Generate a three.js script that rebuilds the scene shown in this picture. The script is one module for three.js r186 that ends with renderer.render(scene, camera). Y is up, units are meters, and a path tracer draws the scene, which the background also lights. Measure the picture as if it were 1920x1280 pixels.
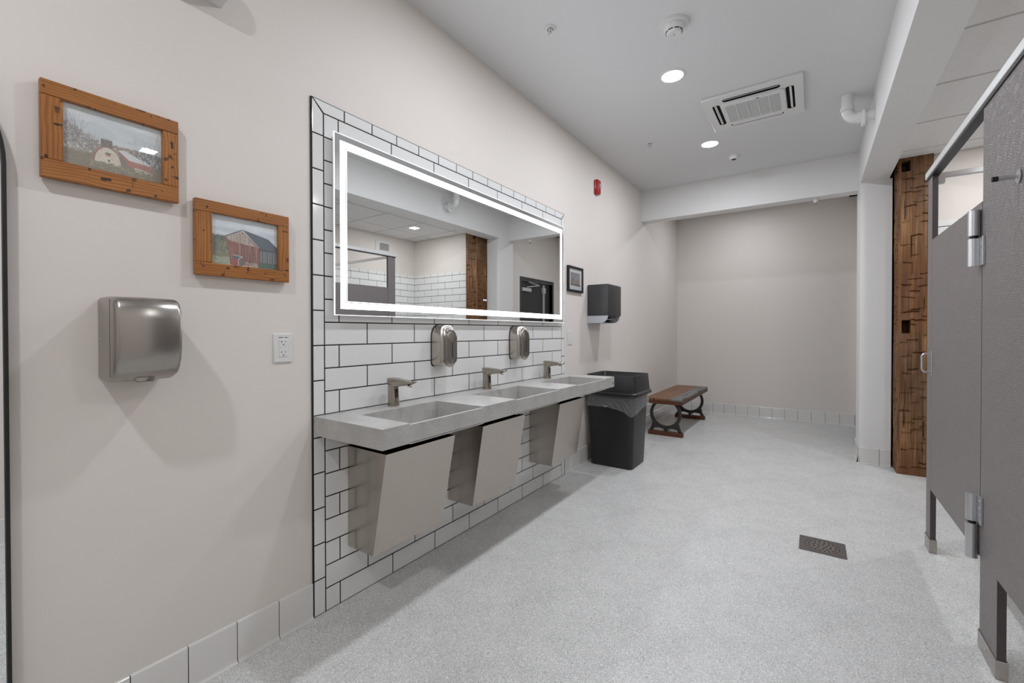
import * as THREE from 'three';
import { RoundedBoxGeometry } from 'three/addons/geometries/RoundedBoxGeometry.js';
import { mergeGeometries, toCreasedNormals } from 'three/addons/utils/BufferGeometryUtils.js';
import { RectAreaLightUniformsLib } from 'three/addons/lights/RectAreaLightUniformsLib.js';
import { FontLoader } from 'three/addons/loaders/FontLoader.js';
import { TextGeometry } from 'three/addons/geometries/TextGeometry.js';

// ------------------------------------------------------------------ camera, exposure, light settings
const scene = new THREE.Scene();
const camera = new THREE.PerspectiveCamera(75.978, 1.5, 0.05, 60);
camera.position.set(1.811, 1.2604, 0);
camera.rotation.order = 'YXZ';
camera.rotation.set(THREE.MathUtils.degToRad(-0.515), THREE.MathUtils.degToRad(34.539), THREE.MathUtils.degToRad(-0.0698));
camera.setViewOffset(1920, 1280, 0, 11.197, 1920, 1280);
const renderer = new THREE.WebGLRenderer({ antialias: true });
renderer.toneMapping = THREE.LinearToneMapping;
renderer.toneMappingExposure = 1.03;
renderer.shadowMap.enabled = true;
RectAreaLightUniformsLib.init();
const MAIN_LIGHT = { color: '#f1f6ff', radiance: 450 };       // wafer downlights of the washroom
const STALL_LIGHT = { color: '#f5f6f9', radiance: 320 };      // downlights over the stalls
const LED_LIGHT = { color: '#f0f5ff', radiance: 20 };          // light band of the mirror

// ------------------------------------------------------------------ small tools
let seedState = 12345;
function rnd() { seedState = (seedState * 1664525 + 1013904223) >>> 0; return seedState / 4294967296; }
const lerp = (a, b, t) => a + (b - a) * t, clamp = (x, a, b) => Math.min(b, Math.max(a, x));
const smooth = (a, b, x) => { const t = clamp((x - a) / (b - a), 0, 1); return t * t * (3 - 2 * t); };
function hash(x, y, s) { let h = (x * 374761393 + y * 668265263 + s * 974711) | 0; h = Math.imul(h ^ (h >>> 13), 1274126177); return ((h ^ (h >>> 16)) >>> 0) / 4294967296; }
function noise(x, y, px, py, s) {              // value noise with period px, py
  const xi = Math.floor(x), yi = Math.floor(y), fx = x - xi, fy = y - yi, u = fx * fx * (3 - 2 * fx), v = fy * fy * (3 - 2 * fy);
  const m = (a, p) => ((a % p) + p) % p;
  const a = hash(m(xi, px), m(yi, py), s), b = hash(m(xi + 1, px), m(yi, py), s), c = hash(m(xi, px), m(yi + 1, py), s), d = hash(m(xi + 1, px), m(yi + 1, py), s);
  return lerp(lerp(a, b, u), lerp(c, d, u), v);
}
function fbm(x, y, px, py, s, o = 4) { let a = 0, w = 0.5, t = 0; for (let i = 0; i < o; i++) { a += w * noise(x, y, px, py, s + i * 17); t += w; x *= 2; y *= 2; px *= 2; py *= 2; w *= 0.5; } return a / t; }
function dataTex(w, h, fn, srgb = true) {
  const d = new Uint8Array(w * h * 4);
  for (let y = 0; y < h; y++) for (let x = 0; x < w; x++) { const c = fn(x / w, y / h), i = (y * w + x) * 4; d[i] = clamp(c[0], 0, 255); d[i + 1] = clamp(c[1], 0, 255); d[i + 2] = clamp(c[2], 0, 255); d[i + 3] = 255; }
  const t = new THREE.DataTexture(d, w, h, THREE.RGBAFormat);
  t.wrapS = t.wrapT = THREE.RepeatWrapping; t.magFilter = THREE.LinearFilter; t.minFilter = THREE.LinearMipmapLinearFilter; t.generateMipmaps = true;
  if (srgb) t.colorSpace = THREE.SRGBColorSpace;
  t.needsUpdate = true;
  return t;
}
function rep(t, sx, sy = sx) { const c = t.clone(); c.repeat.set(sx, sy); c.needsUpdate = true; return c; }
function canvasTex(w, h, draw) {
  const c = document.createElement('canvas'); c.width = w; c.height = h;
  draw(c.getContext('2d'), w, h);
  const t = new THREE.CanvasTexture(c); t.colorSpace = THREE.SRGBColorSpace; return t;
}
const std = (o) => new THREE.MeshStandardMaterial(o), phy = (o) => new THREE.MeshPhysicalMaterial(o);

const taken = new Map();
function numbered(n) { const k = taken.get(n) ?? 0; taken.set(n, k + 1); return k ? n + '_' + String(k).padStart(3, '0') : n; }
function mesh(name, geo, mat, parent) {
  const m = new THREE.Mesh(geo, mat); m.name = name; m.castShadow = m.receiveShadow = true;
  if (parent) parent.add(m);
  return m;
}
function thing(name, label, category, pos = [0, 0, 0], group) {
  const g = new THREE.Group(); g.name = numbered(name); g.position.set(...pos); g.userData = { label, category };
  if (group) g.userData.group = group;
  scene.add(g); return g;
}
function struct(name, label, category, geo, mat) {
  const g = geo ? mesh(name, geo, mat) : new THREE.Group();
  g.name = name; g.userData = { kind: 'structure', label, category }; scene.add(g); return g;
}
function boxUV(g, along = 'auto') {            // uv in metres, by the way each face points
  if (g.index) g = g.toNonIndexed();
  const p = g.attributes.position, n = g.attributes.normal, uv = new Float32Array(p.count * 2);
  for (let i = 0; i < p.count; i++) {
    const ax = Math.abs(n.getX(i)), ay = Math.abs(n.getY(i)), az = Math.abs(n.getZ(i));
    let a, b;
    if (ax >= ay && ax >= az) { a = p.getZ(i); b = p.getY(i); } else if (ay >= az) { a = p.getX(i); b = p.getZ(i); } else { a = p.getX(i); b = p.getY(i); }
    uv[i * 2] = a; uv[i * 2 + 1] = b;
  }
  g.setAttribute('uv', new THREE.BufferAttribute(uv, 2));
  return g;
}
function grainUV(g, axis, off = 0) {           // v runs along the grain axis
  if (g.index) g = g.toNonIndexed();
  const p = g.attributes.position, n = g.attributes.normal, uv = new Float32Array(p.count * 2), get = [(i) => p.getX(i), (i) => p.getY(i), (i) => p.getZ(i)], nn = [(i) => Math.abs(n.getX(i)), (i) => Math.abs(n.getY(i)), (i) => Math.abs(n.getZ(i))];
  const others = [0, 1, 2].filter((k) => k !== axis);
  for (let i = 0; i < p.count; i++) {
    const [q, r] = others, across = nn[q](i) > nn[r](i) ? r : q;
    uv[i * 2] = get[across](i) + off; uv[i * 2 + 1] = get[axis](i) + off * 1.7;
  }
  g.setAttribute('uv', new THREE.BufferAttribute(uv, 2));
  return g;
}
const strip = (g) => { if (g.index) g = g.toNonIndexed(); for (const k of Object.keys(g.attributes)) if (!['position', 'normal', 'uv'].includes(k)) g.deleteAttribute(k); if (!g.attributes.uv) boxUV(g); return g; };
const merge = (list) => mergeGeometries(list.map(strip));
function B(x0, x1, y0, y1, z0, z1) { return boxUV(new THREE.BoxGeometry(Math.abs(x1 - x0), Math.abs(y1 - y0), Math.abs(z1 - z0)).translate((x0 + x1) / 2, (y0 + y1) / 2, (z0 + z1) / 2)); }
function RB(x0, x1, y0, y1, z0, z1, r = 0.004, seg = 2) { return boxUV(new RoundedBoxGeometry(Math.abs(x1 - x0), Math.abs(y1 - y0), Math.abs(z1 - z0), seg, r).translate((x0 + x1) / 2, (y0 + y1) / 2, (z0 + z1) / 2)); }
function cyl(r0, r1, h, seg = 24, at = [0, 0, 0], axis = 'y') {
  const g = new THREE.CylinderGeometry(r0, r1, h, seg);
  if (axis === 'x') g.rotateZ(-Math.PI / 2); if (axis === 'z') g.rotateX(Math.PI / 2);
  return g.translate(...at);
}
function lathe(pts, seg = 32, at = [0, 0, 0]) { return toCreasedNormals(new THREE.LatheGeometry(pts.map((p) => new THREE.Vector2(p[0], p[1])), seg), 0.6).translate(...at); }
function tube(pts, r, seg = 24, rs = 10, closed = false) { return new THREE.TubeGeometry(new THREE.CatmullRomCurve3(pts.map((p) => new THREE.Vector3(...p)), closed, 'catmullrom', 0.3), seg, r, rs, closed); }
function rrect(w, h, r, n = 6) {               // rounded rectangle outline, counter-clockwise
  const o = [], q = [[w / 2 - r, h / 2 - r, 0], [-w / 2 + r, h / 2 - r, 90], [-w / 2 + r, -h / 2 + r, 180], [w / 2 - r, -h / 2 + r, 270]];
  for (const [cx, cy, a] of q) for (let i = 0; i <= n; i++) { const t = (a + 90 * i / n) * Math.PI / 180; o.push([cx + r * Math.cos(t), cy + r * Math.sin(t)]); }
  return o;
}
function loft(layers, capA = true, capB = true, crease = 0.6) {
  const n = layers[0].length, pos = [], idx = [];
  for (const l of layers) for (const p of l) pos.push(...p);
  for (let k = 0; k < layers.length - 1; k++) for (let i = 0; i < n; i++) { const a = k * n + i, b = k * n + (i + 1) % n, c = a + n, d = b + n; idx.push(a, b, d, a, d, c); }
  const cap = (l, flip) => { const c = pos.length / 3, base = layers.indexOf(l) * n; pos.push(...l.reduce((s, p) => [s[0] + p[0] / n, s[1] + p[1] / n, s[2] + p[2] / n], [0, 0, 0])); for (let i = 0; i < n; i++) { const a = base + i, b = base + (i + 1) % n; flip ? idx.push(c, b, a) : idx.push(c, a, b); } };
  if (capA) cap(layers[0], true); if (capB) cap(layers[layers.length - 1], false);
  const g = new THREE.BufferGeometry(); g.setAttribute('position', new THREE.Float32BufferAttribute(pos, 3)); g.setIndex(idx);
  return boxUV(toCreasedNormals(g, crease));
}
function prism(pts, depth, bevel = 0, holes = []) {      // outline in x-y, drawn out along +z
  const s = new THREE.Shape(pts.map((p) => new THREE.Vector2(...p)));
  for (const h of holes) s.holes.push(new THREE.Path(h.map((p) => new THREE.Vector2(...p))));
  return new THREE.ExtrudeGeometry(s, { depth: depth - 2 * bevel, bevelEnabled: bevel > 0, bevelThickness: bevel, bevelSize: bevel, bevelOffset: -bevel, bevelSegments: 2, steps: 1, curveSegments: 8 }).translate(0, 0, bevel);
}
const tileCache = new Map();
function tileGeo(w, h, d, c = 0.0011) {        // glazed tile: back at z = 0, edges eased
  const k = [w, h, d, c].map((v) => v.toFixed(4)).join();
  if (!tileCache.has(k)) {
    const r = (e, z) => [[-w / 2 + e, -h / 2 + e, z], [w / 2 - e, -h / 2 + e, z], [w / 2 - e, h / 2 - e, z], [-w / 2 + e, h / 2 - e, z]];
    tileCache.set(k, loft([r(0, 0), r(0, d - c), r(c * 0.35, d - c * 0.3), r(c * 1.2, d)], false, true, 0.28));
  }
  return tileCache.get(k);
}

// ------------------------------------------------------------------ materials
const floorMap = dataTex(1024, 1024, (u, v) => {
  const X = u * 1024, Y = v * 1024;
  const cell = (s, k) => hash(Math.floor(X / s), Math.floor(Y / s), k);
  let g = 209 + 14 * (fbm(u * 6, v * 6, 6, 6, 3, 3) - 0.5);
  const a = noise(X / 4, Y / 4, 256, 256, 11), b = noise(X / 3, Y / 3, 341, 341, 23), c = noise(X / 6, Y / 6, 171, 171, 31);
  g += 46 * (a - 0.5) + 34 * (b - 0.5) + 22 * (c - 0.5);
  if (a > 0.86) g += 26; if (b < 0.13) g -= 40; if (c < 0.1) g -= 18;
  const w = 4 * (cell(8, 5) - 0.5);
  return [g + w, g - 0.5, g - 3 - w];
});
const floorBump = dataTex(512, 512, (u, v) => { const g = 128 + 120 * (noise(u * 170, v * 170, 170, 170, 41) - 0.5) + 60 * (noise(u * 85, v * 85, 85, 85, 43) - 0.5); return [g, g, g]; }, false);
const woodMap = (seed, base, dark, knots, wear) => dataTex(512, 1024, (u, v) => {
  const warp = 0.10 * (fbm(u * 3, v * 2, 3, 2, seed + 1, 3) - 0.5), x = u + warp;
  const ring = 0.5 + 0.5 * Math.sin((x * 26 + 3 * fbm(x * 4, v * 1.0, 4, 1, seed + 4, 2)) * 6.283);
  const fine = fbm(u * 120, v * 6, 120, 6, seed + 7, 3), big = fbm(u * 4, v * 3, 4, 3, seed + 9, 3);
  let t = 0.40 * ring * ring + 0.45 * fine + 0.4 * (big - 0.5);
  const k = noise(u * knots, v * knots * 2, knots, knots * 2, seed + 13);
  let spot = smooth(0.90, 0.97, k);
  const chip = smooth(0.80, 0.9, fbm(u * 9, v * 26, 9, 26, seed + 15, 2)) * wear;
  return [0, 1, 2].map((i) => lerp(lerp(base[i], dark[i], clamp(t, 0, 1)), [38, 20, 8][i], clamp(spot * 0.9 + chip, 0, 0.92)));
});
const frameWood = woodMap(3, [176, 116, 56], [112, 62, 20], 12, 0.6);
const benchWood = woodMap(21, [150, 112, 78], [78, 50, 32], 9, 0.8);
const timberMap = dataTex(1024, 1024, (u, v) => {
  const fine = fbm(u * 110, v * 7, 110, 7, 61, 3), mid = fbm(u * 28, v * 4, 28, 4, 67, 3), big = fbm(u * 5, v * 5, 5, 5, 71, 4), grey = smooth(0.5, 0.7, fbm(u * 7, v * 3, 7, 3, 73, 3));
  const t = clamp(1.1 * (fine - 0.5) + 1.2 * (mid - 0.5) + 0.45, 0, 1), s = smooth(0.45, 0.68, big);
  const crack = smooth(0.83, 0.88, fbm(u * 60, v * 3.0, 60, 3, 77, 2));
  return [0, 1, 2].map((i) => lerp(lerp(lerp(lerp([172, 134, 92][i], [84, 56, 32][i], t), [122, 78, 36][i], s * 0.55), [140, 120, 98][i], grey * 0.4), [44, 28, 17][i], crack * 0.7));
});
const concreteMap = dataTex(512, 512, (u, v) => { const a = fbm(u * 6, v * 6, 6, 6, 81, 4), b = noise(u * 128, v * 128, 128, 128, 83), c = noise(u * 60, v * 60, 60, 60, 85); let g = 177 + 26 * (a - 0.5) + 16 * (b - 0.5); if (c > 0.9) g -= 12; return [g, g - 2, g - 6]; });
const rippleBump = dataTex(512, 512, (u, v) => {
  const wx = 3.2 * (fbm(u * 5, v * 5, 5, 5, 91, 3) - 0.5), wy = 2.6 * (fbm(u * 9, v * 9, 9, 9, 95, 2) - 0.5);
  const s = 0.5 + 0.5 * Math.sin(6.283 * (v * 30 + wx + wy)), k = noise(u * 34, v * 60, 34, 60, 97);
  const g = 255 * clamp(0.75 * s * (0.5 + 0.5 * k) + 0.25 * k, 0, 1); return [g, g, g];
}, false);
const brushedV = dataTex(512, 512, (u, v) => { const g = 128 + 150 * (fbm(u * 200, v * 3, 200, 3, 101, 2) - 0.5); return [g, g, g]; }, false);
const brushedH = dataTex(512, 512, (u, v) => { const g = 128 + 150 * (fbm(u * 3, v * 200, 3, 200, 103, 2) - 0.5); return [g, g, g]; }, false);
const acousticMap = dataTex(512, 512, (u, v) => { const n = noise(u * 190, v * 190, 190, 190, 111), m = noise(u * 90, v * 90, 90, 90, 113); let g = 234 + 10 * (n - 0.5); if (m > 0.9) g -= 14; return [g, g - 2, g - 4]; });
const blueWood = dataTex(256, 512, (u, v) => { const a = fbm(u * 8, v * 3, 8, 3, 121, 4), f = fbm(u * 60, v * 4, 60, 4, 123, 2), s = smooth(0.55, 0.7, a); return [0, 1, 2].map((i) => lerp([112, 118, 120][i], [92, 66, 44][i], clamp(s * 0.9 + 0.25 * (f - 0.4), 0, 1))); });

const M = {
  wall: std({ color: '#e1dad3', roughness: 0.62 }),
  ceiling: std({ color: '#dcdcdc', roughness: 0.75 }),
  trim: std({ color: '#e4e3e1', roughness: 0.55 }),
  floor: std({ map: rep(floorMap, 1.7), bumpMap: rep(floorBump, 2.2), bumpScale: 0.0013, roughness: 0.34 }),
  tile: phy({ color: '#e6e6e4', roughness: 0.1, clearcoat: 0.4, clearcoatRoughness: 0.05 }),
  baseTile: phy({ color: '#dcdad6', roughness: 0.14, clearcoat: 0.4, clearcoatRoughness: 0.06 }),
  grout: std({ color: '#25221f', roughness: 0.9 }),
  concrete: std({ map: rep(concreteMap, 2.2), roughness: 0.3 }),
  steelV: phy({ color: '#beb6ae', metalness: 1, roughness: 0.24, anisotropy: 0.5, anisotropyRotation: Math.PI / 2, bumpMap: rep(brushedV, 4, 2), bumpScale: 0.00006 }),
  steelH: std({ color: '#a9a49e', metalness: 1, roughness: 0.27, bumpMap: rep(brushedH, 3, 5), bumpScale: 0.0001 }),
  steelDark: std({ color: '#8d8781', metalness: 1, roughness: 0.24, bumpMap: rep(brushedV, 8, 4), bumpScale: 0.00008 }),
  nickel: std({ color: '#a89f94', metalness: 1, roughness: 0.2 }),
  chrome: std({ color: '#d2d2d2', metalness: 1, roughness: 0.12 }),
  railWhite: std({ color: '#dcdcda', metalness: 0.25, roughness: 0.35 }),
  satin: std({ color: '#c9cbcd', metalness: 0.9, roughness: 0.32 }),
  mirror: std({ color: '#eceeee', metalness: 1, roughness: 0.0 }),
  black: std({ color: '#151413', roughness: 0.5 }),
  deepBlack: std({ color: '#080808', roughness: 0.9 }),
  blackPlastic: std({ color: '#1d1d1e', roughness: 0.4 }),
  darkPlastic: std({ color: '#3a3a3b', roughness: 0.42 }),
  greyPlastic: std({ color: '#b9bcc0', roughness: 0.35 }),
  whitePlastic: std({ color: '#dededc', roughness: 0.35 }),
  partition: std({ color: '#7a7371', roughness: 0.42, bumpMap: rep(rippleBump, 4.5), bumpScale: 0.0017 }),
  partitionEdge: std({ color: '#4a4141', roughness: 0.5 }),
  frameWood: std({ map: rep(frameWood, 4.2, 2.6), roughness: 0.42 }),
  benchWood: std({ map: rep(benchWood, 4, 1.4), roughness: 0.5 }),
  benchEdge: std({ map: rep(benchWood, 6, 2), color: '#b8917a', roughness: 0.5 }),
  blueWood: std({ map: rep(blueWood, 4, 1.2), roughness: 0.5 }),
  iron: std({ color: '#3d3b39', metalness: 0.5, roughness: 0.5 }),
  timber: std({ map: rep(timberMap, 1.3, 0.55), color: '#dccfc2', roughness: 0.72 }),
  red: std({ color: '#a80d10', roughness: 0.35 }),
  lens: phy({ color: '#f4f2ea', roughness: 0.08, transmission: 0.4, thickness: 0.01 }),
  acoustic: std({ map: rep(acousticMap, 1.6), roughness: 0.9 }),
  gridWhite: std({ color: '#cfccc9', roughness: 0.6 }),
  glass: phy({ color: '#ffffff', transmission: 1, thickness: 0, roughness: 0.0, ior: 1.5 }),
  bag: phy({ color: '#fafbfb', transmission: 0.9, thickness: 0, roughness: 0.1, ior: 1.45, side: THREE.DoubleSide }),
  pvc: std({ color: '#e6e6e4', roughness: 0.3 }),
  drain: std({ color: '#6a6460', metalness: 0.6, roughness: 0.5 }),
  doorDark: std({ color: '#3b3b3d', roughness: 0.45 }),
  ledBand: std({ color: '#ffffff', emissive: '#f6f9ff', emissiveIntensity: 3.2, roughness: 0.6 }),
  rim: std({ color: '#ffffff', emissive: '#f6f9ff', emissiveIntensity: 1.0, roughness: 0.3 }),
  lampDisc: std({ color: '#ffffff', emissive: '#fff8f0', emissiveIntensity: 14, roughness: 0.5 }),
};

// ------------------------------------------------------------------ room shell
const H = 3.045, XR = 2.18, ZB = -7.345, ZF = 1.65, XS = 3.83, ZS = -5.16, HS = 2.78, BK = 2.39;
struct('floor', 'light grey speckled seamless floor', 'floor', B(-0.3, 4.1, -0.12, 0, -7.7, 1.9), M.floor);
struct('ceiling', 'smooth white painted ceiling over the washbasins', 'ceiling', B(-0.2, XR + 0.02, H, H + 0.12, -7.6, ZF + 0.15), M.ceiling);
struct('wall_back', 'plain pale wall behind the bench', 'wall', B(-0.2, 2.5, 0, H, ZB - 0.15, ZB), M.wall);
struct('wall_front', 'plain pale wall behind the viewer', 'wall', B(-0.2, XR + 0.2, 0, H, ZF, ZF + 0.15), M.wall);
struct('wall_entry', 'pale wall beside the near end of the stalls', 'wall', B(XR, XR + 0.15, 0, H, -0.95, ZF), M.wall);
struct('wall_stall_near', 'pale wall closing the near end of the stalls', 'wall', B(XR + 0.15, XS + 0.15, 0, HS + 0.2, -1.1, -0.95), M.wall);
struct('trim_1', 'long white bulkhead along the right edge of the ceiling', 'bulkhead', B(XR, BK, 2.675, H + 0.12, -5.72, -0.95), M.trim);
struct('trim_2', 'white beam crossing the room in front of the back wall', 'beam', B(0, XR, 2.666, H, -5.73, -5.57), M.trim);
struct('trim_3', 'white square column at the end of the bulkhead', 'column', B(XR, 2.412, 0, 2.675, -5.70, -5.33), M.trim);

// left wall with its tiled field
const TX = 0.0085, RH = 0.1035, TW = 0.30843, zB = -1.2108, zL = -1.1373, zR = -3.377, zLo = -1.0815, zRo = -3.4325, yRef = 1.2001, yTop = yRef + 10 * RH, yTopO = yTop + 0.0535, yCt = 0.8896, G = 0.0056;
const wallLeft = struct('wall_left', 'long pale wall with a white subway tile field behind the basins', 'wall');
mesh('plaster', B(-0.2, 0, 0, H, -7.6, ZF + 0.1), M.wall, wallLeft);
mesh('grout', B(0, 0.0072, 0, yTopO, zRo + 0.001, zLo + 0.0035), M.grout, wallLeft);
function wallTile(z0, z1, y0, y1, parent = wallLeft) {   // faces +x; z0 > z1
  const w = Math.abs(z0 - z1) - G, h = y1 - y0 - G; if (w < 0.006 || h < 0.006) return;
  const m = mesh('tile', tileGeo(w, h, TX - 0.001), M.tile, parent); m.rotation.y = Math.PI / 2; m.position.set(0.001 + (hash((z0 * 1e3) | 0, (y0 * 1e3) | 0, 7) - 0.5) * 0.0005, (y0 + y1) / 2, (z0 + z1) / 2);
}
function tileRow(y0, y1, shift) {
  const js = [zL]; for (let z = zB - shift * TW; z > zR + 0.01; z -= TW) if (z < zL - 0.01) js.push(z);
  if (zB + TW - shift * TW < zL - 0.01) js.splice(1, 0, zB + TW - shift * TW);
  js.sort((a, b) => b - a); js.push(zR);
  for (let i = 0; i < js.length - 1; i++) wallTile(js[i], js[i + 1], y0, y1);
}
for (let k = -3; k < 10; k++) tileRow(yRef + k * RH, yRef + (k + 1) * RH, Math.abs(k) % 2 ? 0 : 0.5);
for (let k = 0; k < 8; k++) tileRow(k * RH, Math.min((k + 1) * RH, 0.815), k % 2 ? 0.5 : 0);
for (const [a, b] of [[zLo, zL], [zR, zRo]]) {
  for (let y = 0; y < 0.8; y += 0.1583) wallTile(a, b, y, Math.min(y + 0.1583, 0.815));
  wallTile(a, b, yCt, 1.044);
  for (let k = 0; k < 7; k++) wallTile(a, b, 1.044 + k * 0.1557, 1.044 + (k + 1) * 0.1557);
}
const flatTile = (pts) => { const c = 0.0012, cx = pts.reduce((s, p) => s + p[0] / pts.length, 0), cy = pts.reduce((s, p) => s + p[1] / pts.length, 0); const sh = (e, x) => pts.map(([z, y]) => [x, y + Math.sign(cy - y) * e, z + Math.sign(cx - z) * e]); return loft([sh(G / 2, 0.001), sh(G / 2, TX - c), sh(G / 2 + c, TX)], false, true, 0.28); };
{ // mitred corner pieces and the top border
  const yk = 1.044 + 7 * 0.1557;
  mesh('tile', flatTile([[zLo, yk], [zLo, yTopO - 0.004], [zL, yTop], [zL, yk]]), M.tile, wallLeft);
  mesh('tile', flatTile([[zR, yk], [zR, yTop], [zRo, yTopO - 0.004], [zRo, yk]]), M.tile, wallLeft);
  mesh('tile', flatTile([[zLo - 0.004, yTopO], [-1.2435, yTopO], [-1.2435, yTop], [zL, yTop]]), M.tile, wallLeft);
  let z = -1.2435; while (z - 0.1557 > zR - 0.02) { wallTile(z, z - 0.1557, yTop, yTopO); z -= 0.1557; }
  mesh('tile', flatTile([[z, yTopO], [zRo + 0.004, yTopO], [zR, yTop], [z, yTop]]), M.tile, wallLeft);
}

// tiled walls round the stalls
function stallWall(name, label, place, along, from, to, wallBox) {
  const g = struct(name, label, 'wall'); mesh('plaster', wallBox, M.wall, g);
  const top = 2.15, rows = 20, loose = [], n = Math.round((to - from) / TW);
  const put = (a0, a1, y0, y1, big) => {
    const w = a1 - a0 - G, h = y1 - y0 - G; if (w < 0.01) return;
    const geo = tileGeo(w, h, 0.0075), c = (a0 + a1) / 2, y = (y0 + y1) / 2;
    const m = new THREE.Matrix4(); if (along === 'x') m.makeTranslation(c, y, place); else m.makeRotationY(-Math.PI / 2).setPosition(place, y, c);
    if (big) { const t = mesh('tile', geo, M.tile, g); t.applyMatrix4(m); } else loose.push(geo.clone().applyMatrix4(m));
  };
  for (let k = 0; k < rows; k++) {
    const y1 = top - k * RH, y0 = Math.max(0.002, y1 - RH), s = k % 2 ? 0.5 : 0;
    for (let i = -1; i <= n + 1; i++) put(Math.max(from, from + (i + s) * TW), Math.min(to, from + (i + s + 1) * TW), y0, y1, k < 12 && from + (i + 1) * TW < -2.2 || along === 'x');
  }
  for (let a = from; a < to; a += 0.1557) put(a, Math.min(to, a + 0.1557), top, top + 0.0535, along === 'x' || a < -2.6);
  if (loose.length) { const m = mesh('lower_tiles', merge(loose), M.tile, g); m.userData.kind = 'stuff'; }
  const gb = along === 'x' ? B(from, to, 0, top + 0.05, place - 0.002, place + 0.004) : B(place - 0.004, place + 0.002, 0, top + 0.05, from, to);
  mesh('grout', gb, M.grout, g);
}
stallWall('wall_stall_end', 'tiled wall closing the far end of the stalls', ZS + 0.001, 'x', 2.66, XS, B(2.658, XS + 0.15, 0, HS + 0.2, ZS - 0.15, ZS));
stallWall('wall_stall_back', 'tiled wall behind the toilet stalls', XS - 0.001, 'z', ZS + 0.01, -1.1, B(XS, XS + 0.15, 0, HS + 0.2, ZS - 0.15, -0.95));

// suspended ceiling over the stalls: every panel its own piece
{
  const g = struct('ceiling_001', 'suspended ceiling of square white panels over the stalls', 'ceiling');
  mesh('backing', B(BK, XS + 0.1, HS + 0.02, HS + 0.14, ZS - 0.1, -0.95), M.gridWhite, g);
  const xs = [BK, 2.77, 3.38, XS], zs = [-5.16, -4.93]; for (let z = -4.32; z < -1.0; z += 0.61) zs.push(z); zs.push(-0.95);
  for (let i = 0; i < 3; i++) for (let j = 0; j < zs.length - 1; j++) {
    const w = xs[i + 1] - xs[i] - 0.022, d = zs[j + 1] - zs[j] - 0.022, p = tileGeo(w, d, 0.012, 0.004);
    const m = mesh('ceiling_panel', p, M.acoustic, g); m.rotation.x = Math.PI / 2; m.position.set((xs[i] + xs[i + 1]) / 2, HS + 0.006, (zs[j] + zs[j + 1]) / 2);
  }
  const bars = []; for (const x of xs.slice(1, 3)) bars.push(B(x - 0.009, x + 0.009, HS - 0.0005, HS + 0.02, ZS, -0.95)); for (const z of zs.slice(1, -1)) bars.push(B(BK, XS, HS, HS + 0.02, z - 0.009, z + 0.009));
  mesh('ceiling_grid', merge(bars), M.gridWhite, g);
}

// right wall of the alcove with its door
{
  const x = 2.285, g = struct('wall_right', 'pale wall beyond the column with a dark door', 'wall');
  mesh('plaster', B(x, x + 0.15, 0, H, -6.1, -5.7), M.wall, g);
  mesh('plaster', B(x, x + 0.15, 0, H, ZB - 0.1, -7.14), M.wall, g);
  mesh('plaster', B(x, x + 0.15, 2.13, H, -7.14, -6.1), M.wall, g);
  const d = struct('door_1', 'charcoal steel exit door with closer, seen in the lit mirror', 'door');
  mesh('door_frame', merge([B(x - 0.006, x + 0.12, 0, 2.18, -6.1, -6.05), B(x - 0.006, x + 0.12, 0, 2.18, -7.19, -7.14), B(x - 0.006, x + 0.12, 2.13, 2.18, -7.14, -6.1)]), M.doorDark, d);
  const leaf = mesh('door_leaf', RB(x + 0.05, x + 0.095, 0.008, 2.125, -7.135, -6.105, 0.003), std({ color: '#2f2f31', roughness: 0.4 }), d);
  mesh('closer', RB(x - 0.0, x + 0.05, 1.945, 2.005, -6.42, -6.14, 0.006), M.greyPlastic, leaf);
  mesh('closer_arm', merge([tube([[x + 0.02, 2.02, -6.3], [x - 0.05, 2.05, -6.5], [x - 0.03, 2.07, -6.62]], 0.009), tube([[x - 0.03, 2.07, -6.62], [x + 0.02, 2.115, -6.35]], 0.009)]), M.greyPlastic, leaf);
  mesh('latch_rod', merge([RB(x + 0.02, x + 0.05, 0.35, 2.1, -6.9, -6.87, 0.005), RB(x + 0.01, x + 0.052, 1.95, 2.05, -6.925, -6.845, 0.006)]), M.greyPlastic, leaf);
  mesh('push_bar', RB(x - 0.02, x + 0.03, 0.98, 1.05, -7.0, -6.25, 0.01), M.greyPlastic, leaf);
}

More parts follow.
